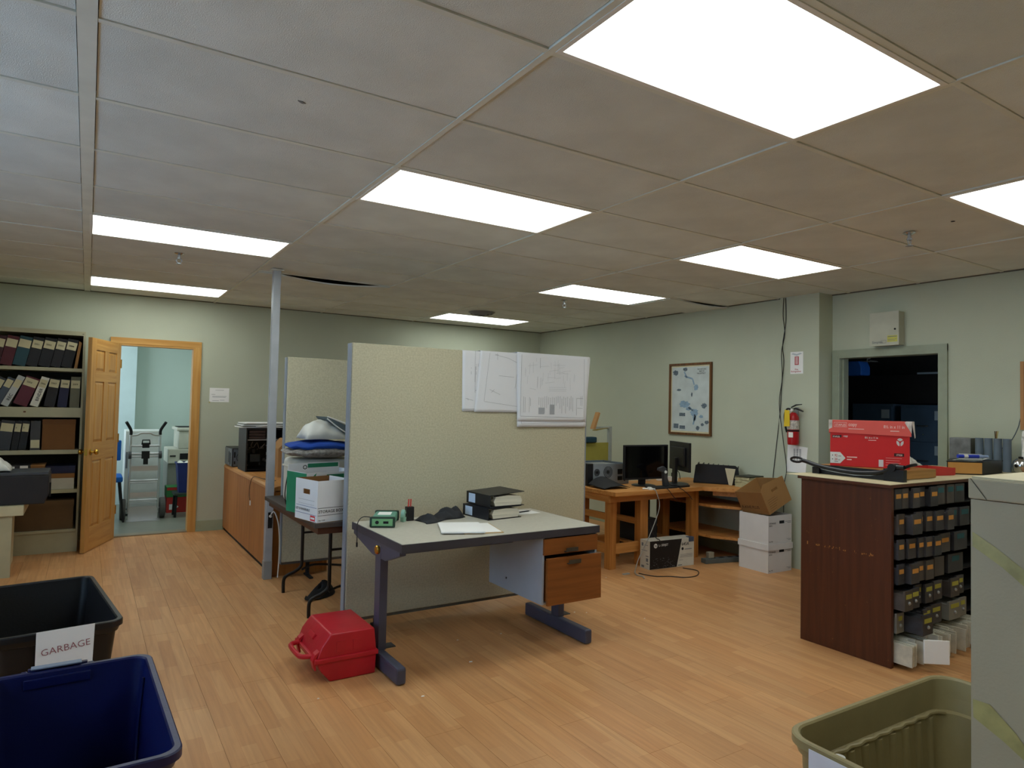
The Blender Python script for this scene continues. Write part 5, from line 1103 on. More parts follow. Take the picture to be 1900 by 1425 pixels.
# ================================================================== RIGHT WALL THINGS
t = thing('framed_poster', (5.72, 2.96, 1.59), 'wood-framed map poster with pale blue lakes on the right wall above the bench', 'poster')
fr_ = wood('frame_wood', (84, 54, 28), (118, 78, 42), 0.4, 'Z')
ya, yb_, za, zb = 2.646, 3.268, 1.192, 1.998
PB(t, 'frame', fr_, 5.722, 5.744, ya, ya + 0.024, za, zb); PB(t, 'frame', fr_, 5.722, 5.744, yb_ - 0.024, yb_, za, zb)
PB(t, 'frame', fr_, 5.722, 5.744, ya + 0.024, yb_ - 0.024, za, za + 0.024); PB(t, 'frame', fr_, 5.722, 5.744, ya + 0.024, yb_ - 0.024, zb - 0.024, zb)
PB(t, 'mat', M('cream_mat', (216, 206, 170), 0.8), 5.7365, 5.738, ya + 0.024, yb_ - 0.024, za + 0.024, zb - 0.024)
PB(t, 'map_print', M('map_paper', (196, 206, 206), 0.7, var=0.05, scale=9), 5.7348, 5.7362, ya + 0.040, yb_ - 0.040, za + 0.042, zb - 0.042)
O_ = (5.7347, yb_ - 0.024, za + 0.024); SU = 0.574 / 560.0; SV = 0.758 / 1010.0
def mp_(u, v): return ((u - 180) * SU, (1235 - v) * SV)
lake = M('lake_blue', (140, 168, 192), 0.7, var=0.08, scale=30); dkb = M('map_dark', (98, 112, 124), 0.8, var=0.3, scale=80)
def blob(cu, cv, ru, rv, seed, n=22):
    r = random.Random(seed); return [mp_(cu + ru * math.cos(2 * PI * i / n) * r.uniform(0.7, 1.1), cv + rv * math.sin(2 * PI * i / n) * r.uniform(0.7, 1.1)) for i in range(n)]
for k, (a, b, c, d) in enumerate(((385, 810, 80, 55), (525, 930, 62, 62), (545, 560, 34, 48), (440, 880, 40, 26), (530, 1010, 26, 55), (620, 990, 30, 24))): poly(t, 'lake', lake, blob(a, b, c, d, k), O_, YM, ZP)
for a, b, w_ in (((375, 320), (410, 400), 9), ((410, 400), (495, 430), 9), ((495, 430), (520, 520), 9), ((380, 380), (415, 410), 10), ((445, 850), (500, 900), 12), ((540, 980), (510, 1110), 10)):
    p, q_ = Vector(mp_(*a)), Vector(mp_(*b)); n_ = (q_ - p).normalized(); n_ = Vector((-n_.y, n_.x)) * w_ * SU
    poly(t, 'river', lake, [tuple(p - n_), tuple(q_ - n_), tuple(q_ + n_), tuple(p + n_)], O_, YM, ZP)
for k, (a, b, c, d) in enumerate(((390, 285, 34, 30), (248, 335, 46, 42), (300, 595, 36, 18), (487, 665, 12, 34), (660, 830, 40, 44), (575, 1160, 30, 34), (638, 1105, 24, 26), (700, 1070, 32, 28))): poly(t, 'small_picture', dkb, blob(a, b, c, d, 40 + k), O_, YM, ZP)
quads(t, 'small_photo', dkb, [tuple(sorted((mp_(a, 0)[0], mp_(b, 0)[0]))) + tuple(sorted((mp_(0, c)[1], mp_(0, d)[1]))) for a, b, c, d in ((308, 395, 990, 940), (225, 298, 1175, 1105), (312, 395, 1182, 1130))], O_, YM, ZP)
for k, (s_, u, v) in enumerate((('THE HISTORIC', 560, 300), ('MAP OF', 590, 330), ('THE DISTRICT', 555, 362))): text(t, s_, 0.020, ink, (5.7342, O_[1] - mp_(u, v)[0], O_[2] + mp_(u, v)[1]), YM, ZP)

t = thing('extinguisher_sign', (5.719, 1.61, 1.84), 'white sign with red extinguisher picture on the wall column', 'sign')
PB(t, 'plate', paperm, 5.717, 5.7195, 1.545, 1.680, 1.836, 2.046)
quads(t, 'pictogram', inkred, [(0.047, 0.090, 0.085, 0.165)], (5.7169, 1.680, 1.836), YM, ZP); quads(t, 'pictogram_inset', M('pale_pink', (214, 170, 172), 0.8), [(0.054, 0.083, 0.092, 0.160)], (5.7163, 1.680, 1.836), YM, ZP)
poly(t, 'arrow', M('pale_grey_print', (190, 196, 204), 0.8), [(0.01, 0.190), (0.068, 0.172), (0.125, 0.190), (0.105, 0.198), (0.068, 0.188), (0.03, 0.198)], (5.7169, 1.680, 1.836), YM, ZP)
text(t, 'Fire', 0.022, inkred, (5.7165, 1.630, 1.871), YM, ZP); text(t, 'Extinguisher', 0.022, inkred, (5.7165, 1.672, 1.852), YM, ZP)
t = thing('fire_extinguisher', (5.66, 1.60, 1.165), 'red fire extinguisher with yellow tag hanging on the wall column', 'fire extinguisher')
ex, ey = 5.66, 1.605
mk('cylinder', MB().lathe([(0.045, 1.165), (0.050, 1.172), (0.052, 1.19), (0.052, 1.40), (0.048, 1.43), (0.030, 1.458), (0.018, 1.468)], (ex, ey, 0), n=28), M('extinguisher_red', (176, 28, 34), 0.3), t, smooth=True)
mk('label_band', MB().lathe([(0.0524, 1.31), (0.0524, 1.395)], (ex, ey, 0), n=28, caps=False), M('extinguisher_label', (196, 190, 180), 0.6, var=0.25, scale=60), t, smooth=True)
mk('black_band', MB().lathe([(0.0532, 1.290), (0.0532, 1.305)], (ex, ey, 0), n=28, caps=False), blackm, t, smooth=True)
mk('valve', MB().cyl((ex, ey, 1.466), (ex, ey, 1.51), 0.016, n=14), chrome, t)
mk('gauge', MB().cyl((ex - 0.015, ey, 1.49), (ex - 0.028, ey, 1.49), 0.013, n=14), white, t)
mk('carry_handle', MB().prism([(0.02, 1.505), (-0.03, 1.515), (-0.10, 1.485), (-0.102, 1.475), (-0.03, 1.498), (0.02, 1.492)], 0.02, (ex - 0.01, ey, 0), YP, ZP), black, t, bev=0.001)
mk('lever', MB().prism([(0.02, 1.520), (-0.03, 1.545), (-0.085, 1.548), (-0.085, 1.541), (-0.03, 1.533), (0.02, 1.511)], 0.02, (ex - 0.01, ey, 0), YP, ZP), black, t, bev=0.001)
mk('hose', MB().tube([(ex - 0.01, ey + 0.015, 1.495), (ex - 0.015, ey + 0.055, 1.500), (ex - 0.02, ey + 0.080, 1.44), (ex - 0.02, ey + 0.070, 1.34), (ex - 0.01, ey + 0.060, 1.28)], 0.009, n=10), black, t, smooth=True)
mk('paper_patch', B(ex - 0.0545, ex - 0.052, ey - 0.035, ey + 0.012, 1.235, 1.283), white, t)
mk('bracket', MB().box(5.713, 5.7195, 1.59, 1.62, 1.25, 1.52).box(ex + 0.053, 5.713, 1.60, 1.61, 1.32, 1.33), steel, t)
mk('tag', MB().prism([(0.0, 0.0), (0.062, 0.004), (0.058, 0.150), (0.006, 0.158)], 0.002, (ex - 0.074, ey + 0.046, 1.335), YM, ZP), M('tag_yellow', (222, 190, 40), 0.6), t)
t = thing('wall_notice', (5.718, 1.60, 1.03), 'white form hanging on the wall column under the fire extinguisher', 'notice')
mk('sheet', MB().prism([(0.0, 0.0), (0.203, 0.0), (0.222, 0.24), (0.012, 0.258)], 0.002, (5.7195, 1.714, 0.903), YM, ZP), paperm, t)
quads(t, 'form_print', inkgrey, [(0.075 + 0.03 * j, 0.095 + 0.03 * j, 0.115 + 0.011 * i, 0.121 + 0.011 * i) for i in range(10) for j in range(3)], (5.7168, 1.714, 0.903), YM, ZP)
t = thing('electrical_box', (5.885, 0.85, 2.058), 'pale grey metal control box on the wall above the dark doorway', 'box')
ebm = M('control_box_paint', (188, 188, 170), 0.5)
mk('body', B(5.842, 5.9295, 0.730, 0.975, 2.066, 2.352), ebm, t, bev=0.004)
mk('cover', B(5.834, 5.8415, 0.727, 0.978, 2.062, 2.356), ebm, t, bev=0.002)
mk('lock', MB().cyl((5.8335, 0.758, 2.200), (5.829, 0.758, 2.200), 0.008, n=14), blackm, t)
quads(t, 'yellow_sticker', M('sticker_yellow', (200, 196, 96), 0.7), [(0.155, 0.24, 0.030, 0.085)], (5.8335, 0.978, 2.062), YM, ZP)
quads(t, 'sticker_print', inkgrey, [(0.16, 0.235, 0.072, 0.078), (0.16, 0.235, 0.05, 0.053), (0.16, 0.22, 0.04, 0.043)], (5.8326, 0.978, 2.062), YM, ZP)
text(t, 'Simplex', 0.030, inkgrey, (5.8332, 0.955, 2.085), YM, ZP)
quads(t, 'logo_outline', inkgrey, [(0.10, 0.145, 0.022, 0.024), (0.10, 0.145, 0.046, 0.048), (0.10, 0.102, 0.022, 0.048), (0.143, 0.145, 0.022, 0.048)], (5.8333, 0.978, 2.062), YM, ZP)
o = mk('cable', MB().tube([(5.715, 1.735, 2.575), (5.715, 1.73, 2.35), (5.715, 1.765, 2.12), (5.715, 1.75, 1.95), (5.715, 1.772, 1.72), (5.715, 1.785, 1.49), (5.739, 1.835, 1.20), (5.739, 1.875, 0.86), (5.739, 1.88, 0.73)], 0.0035), black); tag(o, 'black cable running down the wall corner, ending behind the left of the side bench', 'cable')
o = mk('cable', MB().tube([(5.706, 1.750, 2.575), (5.706, 1.755, 2.40), (5.706, 1.735, 2.22), (5.706, 1.770, 2.05), (5.706, 1.760, 1.80), (5.706, 1.790, 1.55), (5.706, 1.745, 1.20), (5.706, 1.705, 0.93), (5.706, 1.730, 0.75), (5.706, 1.735, 0.2)], 0.0035), black); tag(o, 'black cable running down the wall column to behind the white boxes', 'cable')

# corkboard / wall phone at the right edge
t = thing('notice_board', (5.92, -0.35, 1.36), 'wood-framed pinkish notice board cut by the right edge of the photo', 'notice board')
PB(t, 'board', M('pink_board', (176, 116, 104), 0.9, var=0.15, scale=30), 5.918, 5.9295, -0.70, -0.142, 1.40, 1.86)
fo = M('board_frame', (176, 128, 78), 0.5)
mk('frame', MB().box(5.910, 5.9295, -0.141, -0.118, 1.375, 1.885).box(5.910, 5.9295, -0.72, -0.701, 1.375, 1.885).box(5.910, 5.9295, -0.70, -0.142, 1.861, 1.885).box(5.910, 5.9295, -0.70, -0.142, 1.375, 1.399), fo, t)
t = thing('wall_phone', (5.90, -0.19, 1.20), 'white wall telephone at the right edge below the notice board', 'telephone')
mk('body', MB().prism([(5.93, 1.17), (5.86, 1.17), (5.845, 1.30), (5.87, 1.37), (5.93, 1.37)], 0.20, (0, -0.145, 0), XP, ZP), white, t, bev=0.008)
mk('handset', MB().prism([(5.84, 1.16), (5.80, 1.17), (5.80, 1.22), (5.815, 1.24), (5.815, 1.31), (5.80, 1.33), (5.81, 1.37), (5.842, 1.37), (5.842, 1.2)], 0.05, (0, -0.165, 0), XP, ZP), white, t, bev=0.006)
ct0 = 1.066
o = mk('cable', MB().tube([(5.915, -0.118, 1.46), (5.91, -0.10, 1.38), (5.905, -0.06, 1.29), (5.895, 0.0, 1.22), (5.888, 0.02, 1.12), (5.885, 0.0, ct0)], 0.003), M('blue_grey_cable', (70, 84, 96), 0.6)); tag(o, 'blue-grey wire curving from the notice board down to the grey boxes', 'cable')

# ================================================================== BROWN CARD CABINET
t = thing('card_cabinet', (4.9, 0.11, 0), 'dark brown wooden index cabinet with rows of small grey drawers and cream top', 'cabinet')
KX0, KX1, KY0, KY1, KZ = 4.015, 5.92, -0.18, 0.40, 1.040
mk('side_panel', B(KX0 - 0.004, KX0 + 0.024, KY0 - 0.002, KY1, 0.0, KZ), walnut, t, bev=0.003)
PB(t, 'side_panel', walnut, KX1 - 0.026, KX1, KY0, KY1, 0.0, KZ)
PB(t, 'back_panel', walnut, KX0 + 0.0245, KX1 - 0.0265, KY1 - 0.015, KY1, 0.0, KZ)
PB(t, 'top_board', walnut, KX0 - 0.028, KX1, KY0 - 0.010, KY1 + 0.012, KZ, KZ + 0.018, bev=0.002)
PB(t, 'countertop', M('cream_laminate', (206, 194, 158), 0.5, var=0.04), KX0 - 0.024, KX1, KY0 - 0.006, KY1 + 0.10, KZ + 0.0185, KZ + 0.0205)
for z in (0.913, 0.768, 0.622, 0.480, 0.337, 0.197, 0.03):
    PB(t, 'shelf', blackm, KX0 + 0.0245, KX1 - 0.0265, KY0 + 0.012, KY1 - 0.016, z - 0.008, z)
def cx_(u):
    tab = [(690, 4.041), (720, 4.095), (765, 4.18), (830, 4.307), (870, 4.387), (900, 4.448), (950, 4.553), (1000, 4.66), (1030, 4.726), (1080, 4.838), (1108, 4.902), (1300, 5.40)]
    for (a, b), (c, d) in zip(tab, tab[1:]):
        if u <= c: return b + (u - a) * (d - b) / (c - a)
dgm = [M('card_drawer_a', (66, 64, 66), 0.5, var=0.15, scale=12), M('card_drawer_b', (54, 54, 58), 0.5, var=0.15, scale=12), M('card_drawer_c', (76, 70, 66), 0.5, var=0.15, scale=12)]
lor = M('orange_label', (206, 146, 70), 0.8); lye = M('yellow_green_label', (166, 160, 66), 0.8); lte = M('teal_label', (46, 92, 98), 0.8); pal = M('pale_drawer', (128, 126, 118), 0.6)
rowsd = [
 (0.914, 0.118, [(692, 732, 0.0, 'o'), (735, 772, 0.0, 'o'), (777, 818, 0.02, 'o'), (835, 868, 0.0, 'o'), (873, 915, 0.03, 'o'), (940, 985, 0.0, 't'), (1000, 1040, 0, 't'), (1045, 1100, 0, 't')]),
 (0.769, 0.118, [(692, 728, 0.02, 'o'), (735, 790, 0.06, 'o'), (795, 838, 0.02, 'o'), (840, 880, 0.035, 'o'), (882, 930, 0.05, 'o'), (932, 968, 0.07, 'o'), (990, 1040, 0.02, 't'), (1045, 1100, 0.03, 't')]),
 (0.623, 0.116, [(692, 728, 0.02, 'o'), (740, 785, 0.03, 'o'), (790, 822, 0.04, 'o'), (824, 862, 0.05, 'o'), (864, 905, 0.06, 'o'), (930, 985, 0.03, 'o'), (1000, 1075, 0.04, 't')]),
 (0.481, 0.116, [(692, 728, 0.02, 'o'), (737, 785, 0.05, 'o'), (790, 832, 0.03, 'o'), (835, 880, 0.04, 'o'), (905, 960, 0.02, ''), (985, 1070, 0.02, 't')]),
 (0.338, 0.114, [(688, 735, 0.06, 'y'), (737, 785, 0.05, 'y'), (800, 838, 0.01, 'y'), (840, 885, 0.03, 'y'), (900, 948, 0.02, 'y'), (980, 1030, 0.04, 'y'), (1034, 1075, 0.02, 'y')]),
 (0.198, 0.114, [(692, 735, 0.01, 'p'), (742, 800, 0.11, 'y'), (806, 830, 0.05, 'y'), (840, 872, 0.03, 'y'), (885, 945, 0.02, 'y'), (970, 1035, 0.04, 'p'), (1040, 1080, 0.03, 'p')])]
for z0, hh, cells in rowsd:
    for (a, b, out, lab) in cells:
        # crop columns measured at the front plane; a drawer pulled out by `out` is shifted with it
        xa, xb = cx_(a) + 0.003, cx_(b + 4) - 0.003; xa = max(xa, KX0 + 0.027)
        yf = KY0 - 0.004 - out
        m_ = pal if lab == 'p' else random.choice(dgm)
        d_ = mk('drawer', MB().box(xa, xb, yf, yf + 0.012, z0, z0 + hh).box(xa + 0.003, xb - 0.003, yf + 0.012, KY1 - 0.03, z0, z0 + hh - 0.02), m_, t)
        if lab in 'oyt' and lab:
            lm = {'o': lor, 'y': lye, 't': lte}[lab]; cxm = (xa + xb) / 2; lw = min(0.045, (xb - xa) * 0.36)
            zl = z0 + hh * (0.52 if lab == 'o' else 0.60)
            mk('label', B(cxm - lw, cxm + lw, yf - 0.0012, yf - 0.0002, zl, zl + (0.026 if lab != 't' else 0.032)), lm, d_)
        if lab == 'p': mk('label', B(xa + 0.02, xb - 0.02, yf - 0.0012, yf - 0.0002, z0 + hh * 0.62, z0 + hh * 0.62 + 0.026), lye, d_)
        if z0 < 0.4: mk('knob', MB().lathe([(0.010, -0.0), (0.011, -0.004), (0.006, -0.010)], ((xa + xb) / 2, yf, z0 + hh * 0.38), axis='Y', n=12), steel, d_, smooth=True)
# scratched paint scars on the side
rs_ = random.Random(4); q = []
for k in range(40):
    u = rs_.uniform(0.10, 0.50); zc = 0.625 - 0.14 * (0.5 - u) * 0.0 + rs_.uniform(-0.006, 0.006); q.append((u, u + rs_.uniform(0.001, 0.006), zc, zc + rs_.uniform(0.003, 0.012)))
quads(t, 'scratched_paint', M('bare_scratch', (176, 120, 62), 0.8), q + [(0.045, 0.052, 0.62, 0.64)], (KX0 - 0.0045, KY1, 0), YM, ZP)
# envelopes in the bottom row
env0 = None; envm = M('aged_envelope', (206, 200, 182), 0.9, var=0.10, scale=20, rnd=0.12)
x = KX0 + 0.034; k = 0
while x < 4.98:
    out = 0.135 + 0.035 * math.sin(k * 1.3) + random.uniform(-0.02, 0.02) if k > 3 else 0.16 + random.uniform(-0.01, 0.01)
    if env0 is None:
        e = mk('envelope', B(-0.0042, 0.0042, 0, 0.24, 0, 0.125), envm, bev=0.002, origin=(0, 0, 0)); env0 = e
        tag(e, 'aged paper envelope standing in the bottom row of the brown cabinet', 'envelope', 'envelopes in the bottom row of the brown cabinet')
    else:
        e = env0.copy(); COL.objects.link(e)
    e.location = (x, KY0 - out + 0.06, 0.0305 + 0.0005); e.rotation_euler = (0, 0.02 + random.uniform(-0.008, 0.008), random.uniform(-0.012, 0.012)); e.scale = (random.uniform(0.7, 1.25), 1, random.uniform(0.92, 1.08))
    x += 0.0165 + random.uniform(0, 0.006); k += 1
t = thing('white_envelope', (4.185, -0.345, 0.050), 'white padded envelope sticking out furthest from the bottom row of the brown cabinet', 'envelope', rz=math.radians(-38))
mk('envelope_body', B(-0.07, 0.07, -0.006, 0.006, 0, 0.135), paperm, t, local=True, bev=0.004)

# paper cutter with board
ct = KZ + 0.0210
t = thing('paper_cutter', (4.45, 0.17, ct), 'old guillotine paper cutter with wooden board and long black iron arm on the cabinet', 'paper cutter')
PB(t, 'board', wood('cutter_wood', (148, 104, 52), (186, 138, 78), 0.5, 'X'), 4.245, 4.735, -0.085, 0.455, ct + 0.003, ct + 0.058, bev=0.003)
mk('blade_rail', B(4.232, 4.2445, -0.10, 0.46, ct, ct + 0.060), black, t)
mk('arm', MB().tube([(4.215, -0.15, 1.150), (4.215, -0.09, 1.146), (4.215, -0.02, 1.113), (4.215, 0.06, 1.098), (4.215, 0.17, 1.092), (4.215, 0.30, 1.100), (4.215, 0.42, 1.115), (4.215, 0.50, 1.135), (4.215, 0.53, 1.140)], 0.0135, n=10), M('cast_iron', (34, 34, 38), 0.35, 0.4), t, smooth=True)
mk('blade', MB().prism([(-0.08, 1.115), (0.06, 1.080), (0.17, 1.072), (0.30, 1.080), (0.42, 1.095), (0.42, 1.108), (0.17, 1.085), (-0.08, 1.130)], 0.004, (4.220, 0, 0), YP, ZP), steel, t)
hd = [(4.215, 0.53 + 0.045 + 0.045 * math.cos(a) , 1.142 + 0.016 * math.sin(a)) for a in [2 * PI * i / 12 for i in range(13)]]
mk('handle', MB().tube(hd, 0.008, n=8, smooth=False), M('cast_iron'), t)
mk('pivot', MB().cyl((4.19, -0.085, 1.145), (4.255, -0.085, 1.145), 0.024, n=18).box(4.205, 4.245, -0.15, -0.03, ct, 1.135).tube([(4.22, -0.15, 1.150), (4.26, -0.165, 1.162), (4.31, -0.17, 1.166)], 0.010), M('cast_iron'), t)
mk('blade_stand', B(4.205, 4.2315, 0.40, 0.45, ct, 1.105), M('cast_iron'), t)
# red paper box
P0 = Vector((4.252, 0.350, ct + 0.0595)); P1 = Vector((4.487, -0.045, ct + 0.0595)); dv = (P1 - P0); Lr = dv.length
t = thing('paper_box', P0, 'bright red copy paper box with lid, standing on the paper cutter', 'box', rz=math.atan2(dv.y, dv.x))
t.scale = (1, 1, 1.27)
redp = M('paper_box_red', (206, 36, 38), 0.5, var=0.03); redl = M('paper_box_lid_red', (232, 98, 90), 0.45, var=0.03)
Dp = 0.215
mk('body', B(0, Lr, 0, Dp, 0, 0.236), redp, t, local=True, bev=0.002)
mk('lid', MB().box(-0.008, Lr + 0.008, -0.008, Dp + 0.008, 0.2365, 0.239).prism([(-0.008, 0.176), (Lr + 0.008, 0.164), (Lr + 0.008, 0.2365), (-0.008, 0.2365)], 0.004, (0, -0.004, 0), XP, ZP).box(-0.008, Lr + 0.008, Dp + 0.004, Dp + 0.008, 0.17, 0.2365).box(-0.008, -0.004, -0.004, Dp + 0.004, 0.17, 0.2365).box(Lr + 0.004, Lr + 0.008, -0.004, Dp + 0.004, 0.17, 0.2365), redl, t, local=True)
tape = M('clear_tape', (214, 206, 200), 0.25, var=0.2, scale=30)
mk('tape', MB().prism([(-0.010, 0.19), (0.012, 0.20), (0.012, 0.241), (-0.010, 0.241)], 0.001, (0, -0.0085, 0), XP, ZP).prism([(Lr - 0.03, 0.235), (Lr + 0.009, 0.18), (Lr + 0.011, 0.241), (Lr - 0.02, 0.241)], 0.001, (0, -0.0085, 0), XP, ZP).prism([(0, 0.241), (0.05, 0.241), (0.075, 0.16), (0.06, 0.155)], 0.001, (Lr + 0.009, -0.005, 0), (0.35, 0.94, 0), ZP), tape, t, local=True)
pk = M('pale_red_print', (250, 208, 200), 0.6); wh = M('print_white')
def tx(s, size, u, v, m_, lift=-0.0006): text(t, s, size, m_, (u, lift, v), XP, ZP, local=True)
tx('STAPLES', 0.017, 0.030, 0.209, pk, -0.0088); quads(t, 'logo_outline', pk, [(0.022, 0.098, 0.227, 0.2285), (0.022, 0.098, 0.204, 0.2055), (0.022, 0.0235, 0.204, 0.2285), (0.0965, 0.098, 0.204, 0.2285)], (0, -0.0086, 0), XP, ZP, local=True)
tx('copy', 0.026, 0.108, 0.210, pk, -0.0088); quads(t, 'small_print', pk, [(0.108, 0.20, 0.194, 0.197)], (0, -0.0086, 0), XP, ZP, local=True)
tx('8½ in x 11 in', 0.022, 0.312, 0.204, pk, -0.0088); quads(t, 'small_print', pk, [(0.35, 0.40, 0.188, 0.192)], (0, -0.0086, 0), XP, ZP, local=True)
poly(t, 'black_logo_plate', M('logo_black', (60, 14, 18), 0.6), [(0.012, 0.146), (0.068, 0.149), (0.068, 0.163), (0.012, 0.160)], (0, -0.0004, 0), XP, ZP, local=True); tx('STAPLES', 0.0115, 0.015, 0.149, pk, -0.0012)
tx('copy', 0.014, 0.078, 0.153, wh); tx('8½ in x 11 in', 0.014, 0.205, 0.148, wh); quads(t, 'small_print', pk, [(0.225, 0.27, 0.138, 0.141)], (0, -0.0006, 0), XP, ZP, local=True)
mb = MB()
for a0 in (90, 210, 330):
    pts = [(0.020 * math.cos(math.radians(a0 + d)), 0.020 * math.sin(math.radians(a0 + d))) for d in range(-52, 53, 13)] + [(0.007 * math.cos(math.radians(a0 + d)), 0.007 * math.sin(math.radians(a0 + d))) for d in (40, -40)]
    mb.add([(0.405 + p[0], -0.0006, 0.135 + p[1]) for p in pts], [tuple(range(len(pts)))])
mk('round_emblem', mb, M('emblem_grey', (206, 200, 200), 0.6), t, local=True)
poly(t, 'white_arrow_label', wh, [(0.0, 0.014), (0.060, 0.014), (0.092, 0.042), (0.060, 0.072), (0.0, 0.072)], (0, -0.0004, 0), XP, ZP, local=True)
tx('92', 0.018, 0.026, 0.048, inkred, -0.0010); tx('20', 0.018, 0.026, 0.028, inkred, -0.0010)
quads(t, 'bullet', ink, [(0.012, 0.017, 0.052, 0.057), (0.012, 0.017, 0.032, 0.037)], (0, -0.0008, 0), XP, ZP, local=True)
quads(t, 'small_print', inkgrey, [(0.048, 0.066, 0.050, 0.053), (0.048, 0.060, 0.030, 0.033), (0.026, 0.048, 0.020, 0.023)], (0, -0.0008, 0), XP, ZP, local=True)
quads(t, 'small_print', pk, [(0.10, 0.16, 0.046, 0.051), (0.10, 0.128, 0.033, 0.038)] + [(0.325, 0.325 + 0.09 - 0.006 * (i % 3), 0.016 + 0.012 * i, 0.0172 + 0.012 * i) for i in range(4)], (0, -0.0006, 0), XP, ZP, local=True)
quads(t, 'black_code_plate', M('logo_black'), [(0.372, 0.428, 0.062, 0.078)], (0, -0.0004, 0), XP, ZP, local=True); tx('177028', 0.012, 0.382, 0.0655, pk, -0.0010)
quads(t, 'white_label', M('emblem_grey'), [(0.285, 0.312, 0.006, 0.042)], (0, -0.0006, 0), XP, ZP, local=True)
# other things on the cabinet top
t = thing('shallow_tray', (4.955, 0.085, ct), 'flat red box lid lying on the cabinet between cutter and black binder', 'box lid', rz=math.radians(-9))
mk('tray', MB().box(-0.18, 0.15, -0.10, 0.10, 0, 0.003).prism([(-0.18, 0.003), (0.16, 0.003), (0.16, 0.052), (-0.075, 0.050), (-0.11, 0.044), (-0.12, 0.030), (-0.14, 0.046), (-0.18, 0.048)], 0.003, (0, -0.097, 0), XP, ZP).box(-0.18, 0.16, 0.097, 0.10, 0.003, 0.05).box(-0.18, -0.177, -0.097, 0.097, 0.003, 0.05).box(0.157, 0.16, -0.097, 0.097, 0.003, 0.05), M('lid_tray_red', (190, 58, 52), 0.6), t, local=True)
t = thing('box_binder', (5.455, -0.02, ct), 'thick black binder box with tan front lying at the right of the cabinet top', 'binder')
mk('case', MB().prism([(5.140, 0.035), (5.315, -0.112), (5.67, -0.092), (5.66, 0.06), (5.515, 0.175)], 0.082, (0, 0, ct + 0.004), XP, YP), black, t)
mk('cover', MB().prism([(5.132, 0.037), (5.315, -0.120), (5.68, -0.097), (5.67, 0.07), (5.52, 0.185)], 0.004, (0, 0, ct + 0.0865), XP, YP), black, t); mk('bottom_cover', MB().prism([(5.132, 0.037), (5.315, -0.120), (5.68, -0.097), (5.67, 0.07), (5.52, 0.185)], 0.0035, (0, 0, ct), XP, YP), black, t)
e1 = Vector((5.315 - 5.140, -0.112 - 0.035, 0)); 
mk('tan_front', MB().prism([(0.006, 0.003), (e1.length - 0.002, 0.003), (e1.length - 0.002, 0.080), (0.006, 0.080)], 0.003, (5.140, 0.035, ct + 0.004), tuple(e1.normalized()), ZP), M('tan_paper', (206, 152, 82), 0.8), t)
bt2 = ct + 0.091
t = thing('paper_pile', (5.45, 0.02, bt2), 'loose pale papers on top of the black binder box', 'papers', rz=0.2)
for k in range(3):
    o = mk('sheet', MB().grid(lambda u, v: (-0.12 + 0.26 * u, -0.07 + 0.14 * v, k * 0.003 + 0.016 * u * u * (1 + k * 0.5)), 8, 4), (paperm, M('green_paper', (150, 176, 160), 0.8), M('grey_paper', (170, 172, 168), 0.8))[k], t, local=True, solid=0.001); o.rotation_euler.z = -0.15 + 0.18 * k
t = thing('highlighter', (5.33, -0.03, bt2 + 0.032), 'bright blue marker pen lying on the black binder box', 'marker', rz=math.radians(-30))
mk('barrel', MB().cyl((-0.09, 0, 0), (0.06, 0, 0), 0.013, n=14), M('bright_blue', (46, 66, 190), 0.35), t, local=True, smooth=True); mk('cap', MB().cyl((0.0605, 0, 0), (0.13, 0, 0), 0.014, 0.010, n=14), M('clear_blue', (150, 174, 214), 0.3), t, local=True, smooth=True)
mk('band', MB().cyl((-0.05, 0, 0), (-0.02, 0, 0), 0.0135, n=14), white, t, local=True)
t = thing('telephone_handset', (4.90, 0.27, ct + 0.004), 'pale grey phone handset leaning against a bag behind the red lid', 'telephone', rot=(0, math.radians(25), math.radians(-30))); t.scale = (0.8, 0.8, 0.72)
mk('handset', MB().prism([(-0.03, 0.0), (0.03, 0.0), (0.045, 0.03), (0.03, 0.06), (0.03, 0.12), (0.045, 0.15), (0.03, 0.185), (-0.02, 0.185), (-0.03, 0.15)], 0.05, (0.02, 0.025, 0.012), XP, ZP), M('phone_grey', (206, 206, 202), 0.5), t, local=True, bev=0.006)
mk('slot', B(0.005, 0.045, -0.0265, -0.0252, 0.14, 0.146), blackm, t, local=True)
t = thing('plastic_bag', (5.13, 0.33, ct + 0.008), 'crumpled clear plastic bag on the cabinet behind the phone handset', 'bag')
mk('bag', MB().grid(lambda u, v: (-0.13 + 0.28 * u, (v - 0.5) * 0.20, 0.003 + 0.14 * (math.sin(PI * u) ** 0.6) * (math.sin(PI * v) ** 0.5) * (1.1 - 0.7 * u) + 0.008 * math.sin(u * 25) * math.sin(v * 15)), 24, 16), M('white_plastic_film'), t, local=True, smooth=True, solid=0.002)
t = thing('document_holder', (4.66, 0.42, ct), 'small white and black document tray behind the cutter board', 'tray')
mk('tray', MB().box(0.09, 0.30, -0.05, 0.06, 0, 0.012).box(0.09, 0.16, -0.05, 0.06, 0.0125, 0.03), M('phone_grey'), t, local=True, bev=0.002); mk('dark_slot', B(0.17, 0.28, -0.04, 0.05, 0.0125, 0.022), blackm, t, local=True)
t = thing('metal_box', (5.80, 0.225, ct), 'square grey metal box with dark side standing behind the binder box', 'box', rz=math.radians(12))
mk('body', B(-0.075, 0.075, -0.07, 0.07, 0, 0.24), M('grey_metal_mottled', (120, 124, 126), 0.5, 0.3, var=0.2, scale=14), t, local=True, bev=0.004); mk('dark_side', B(-0.071, 0.071, -0.073, -0.0705, 0.004, 0.236), black, t, local=True)
t = thing('pen_tubes', (5.80, 0.01, ct), 'cluster of blue-grey plastic tubes used as a pen holder, by the wall', 'pen holder')
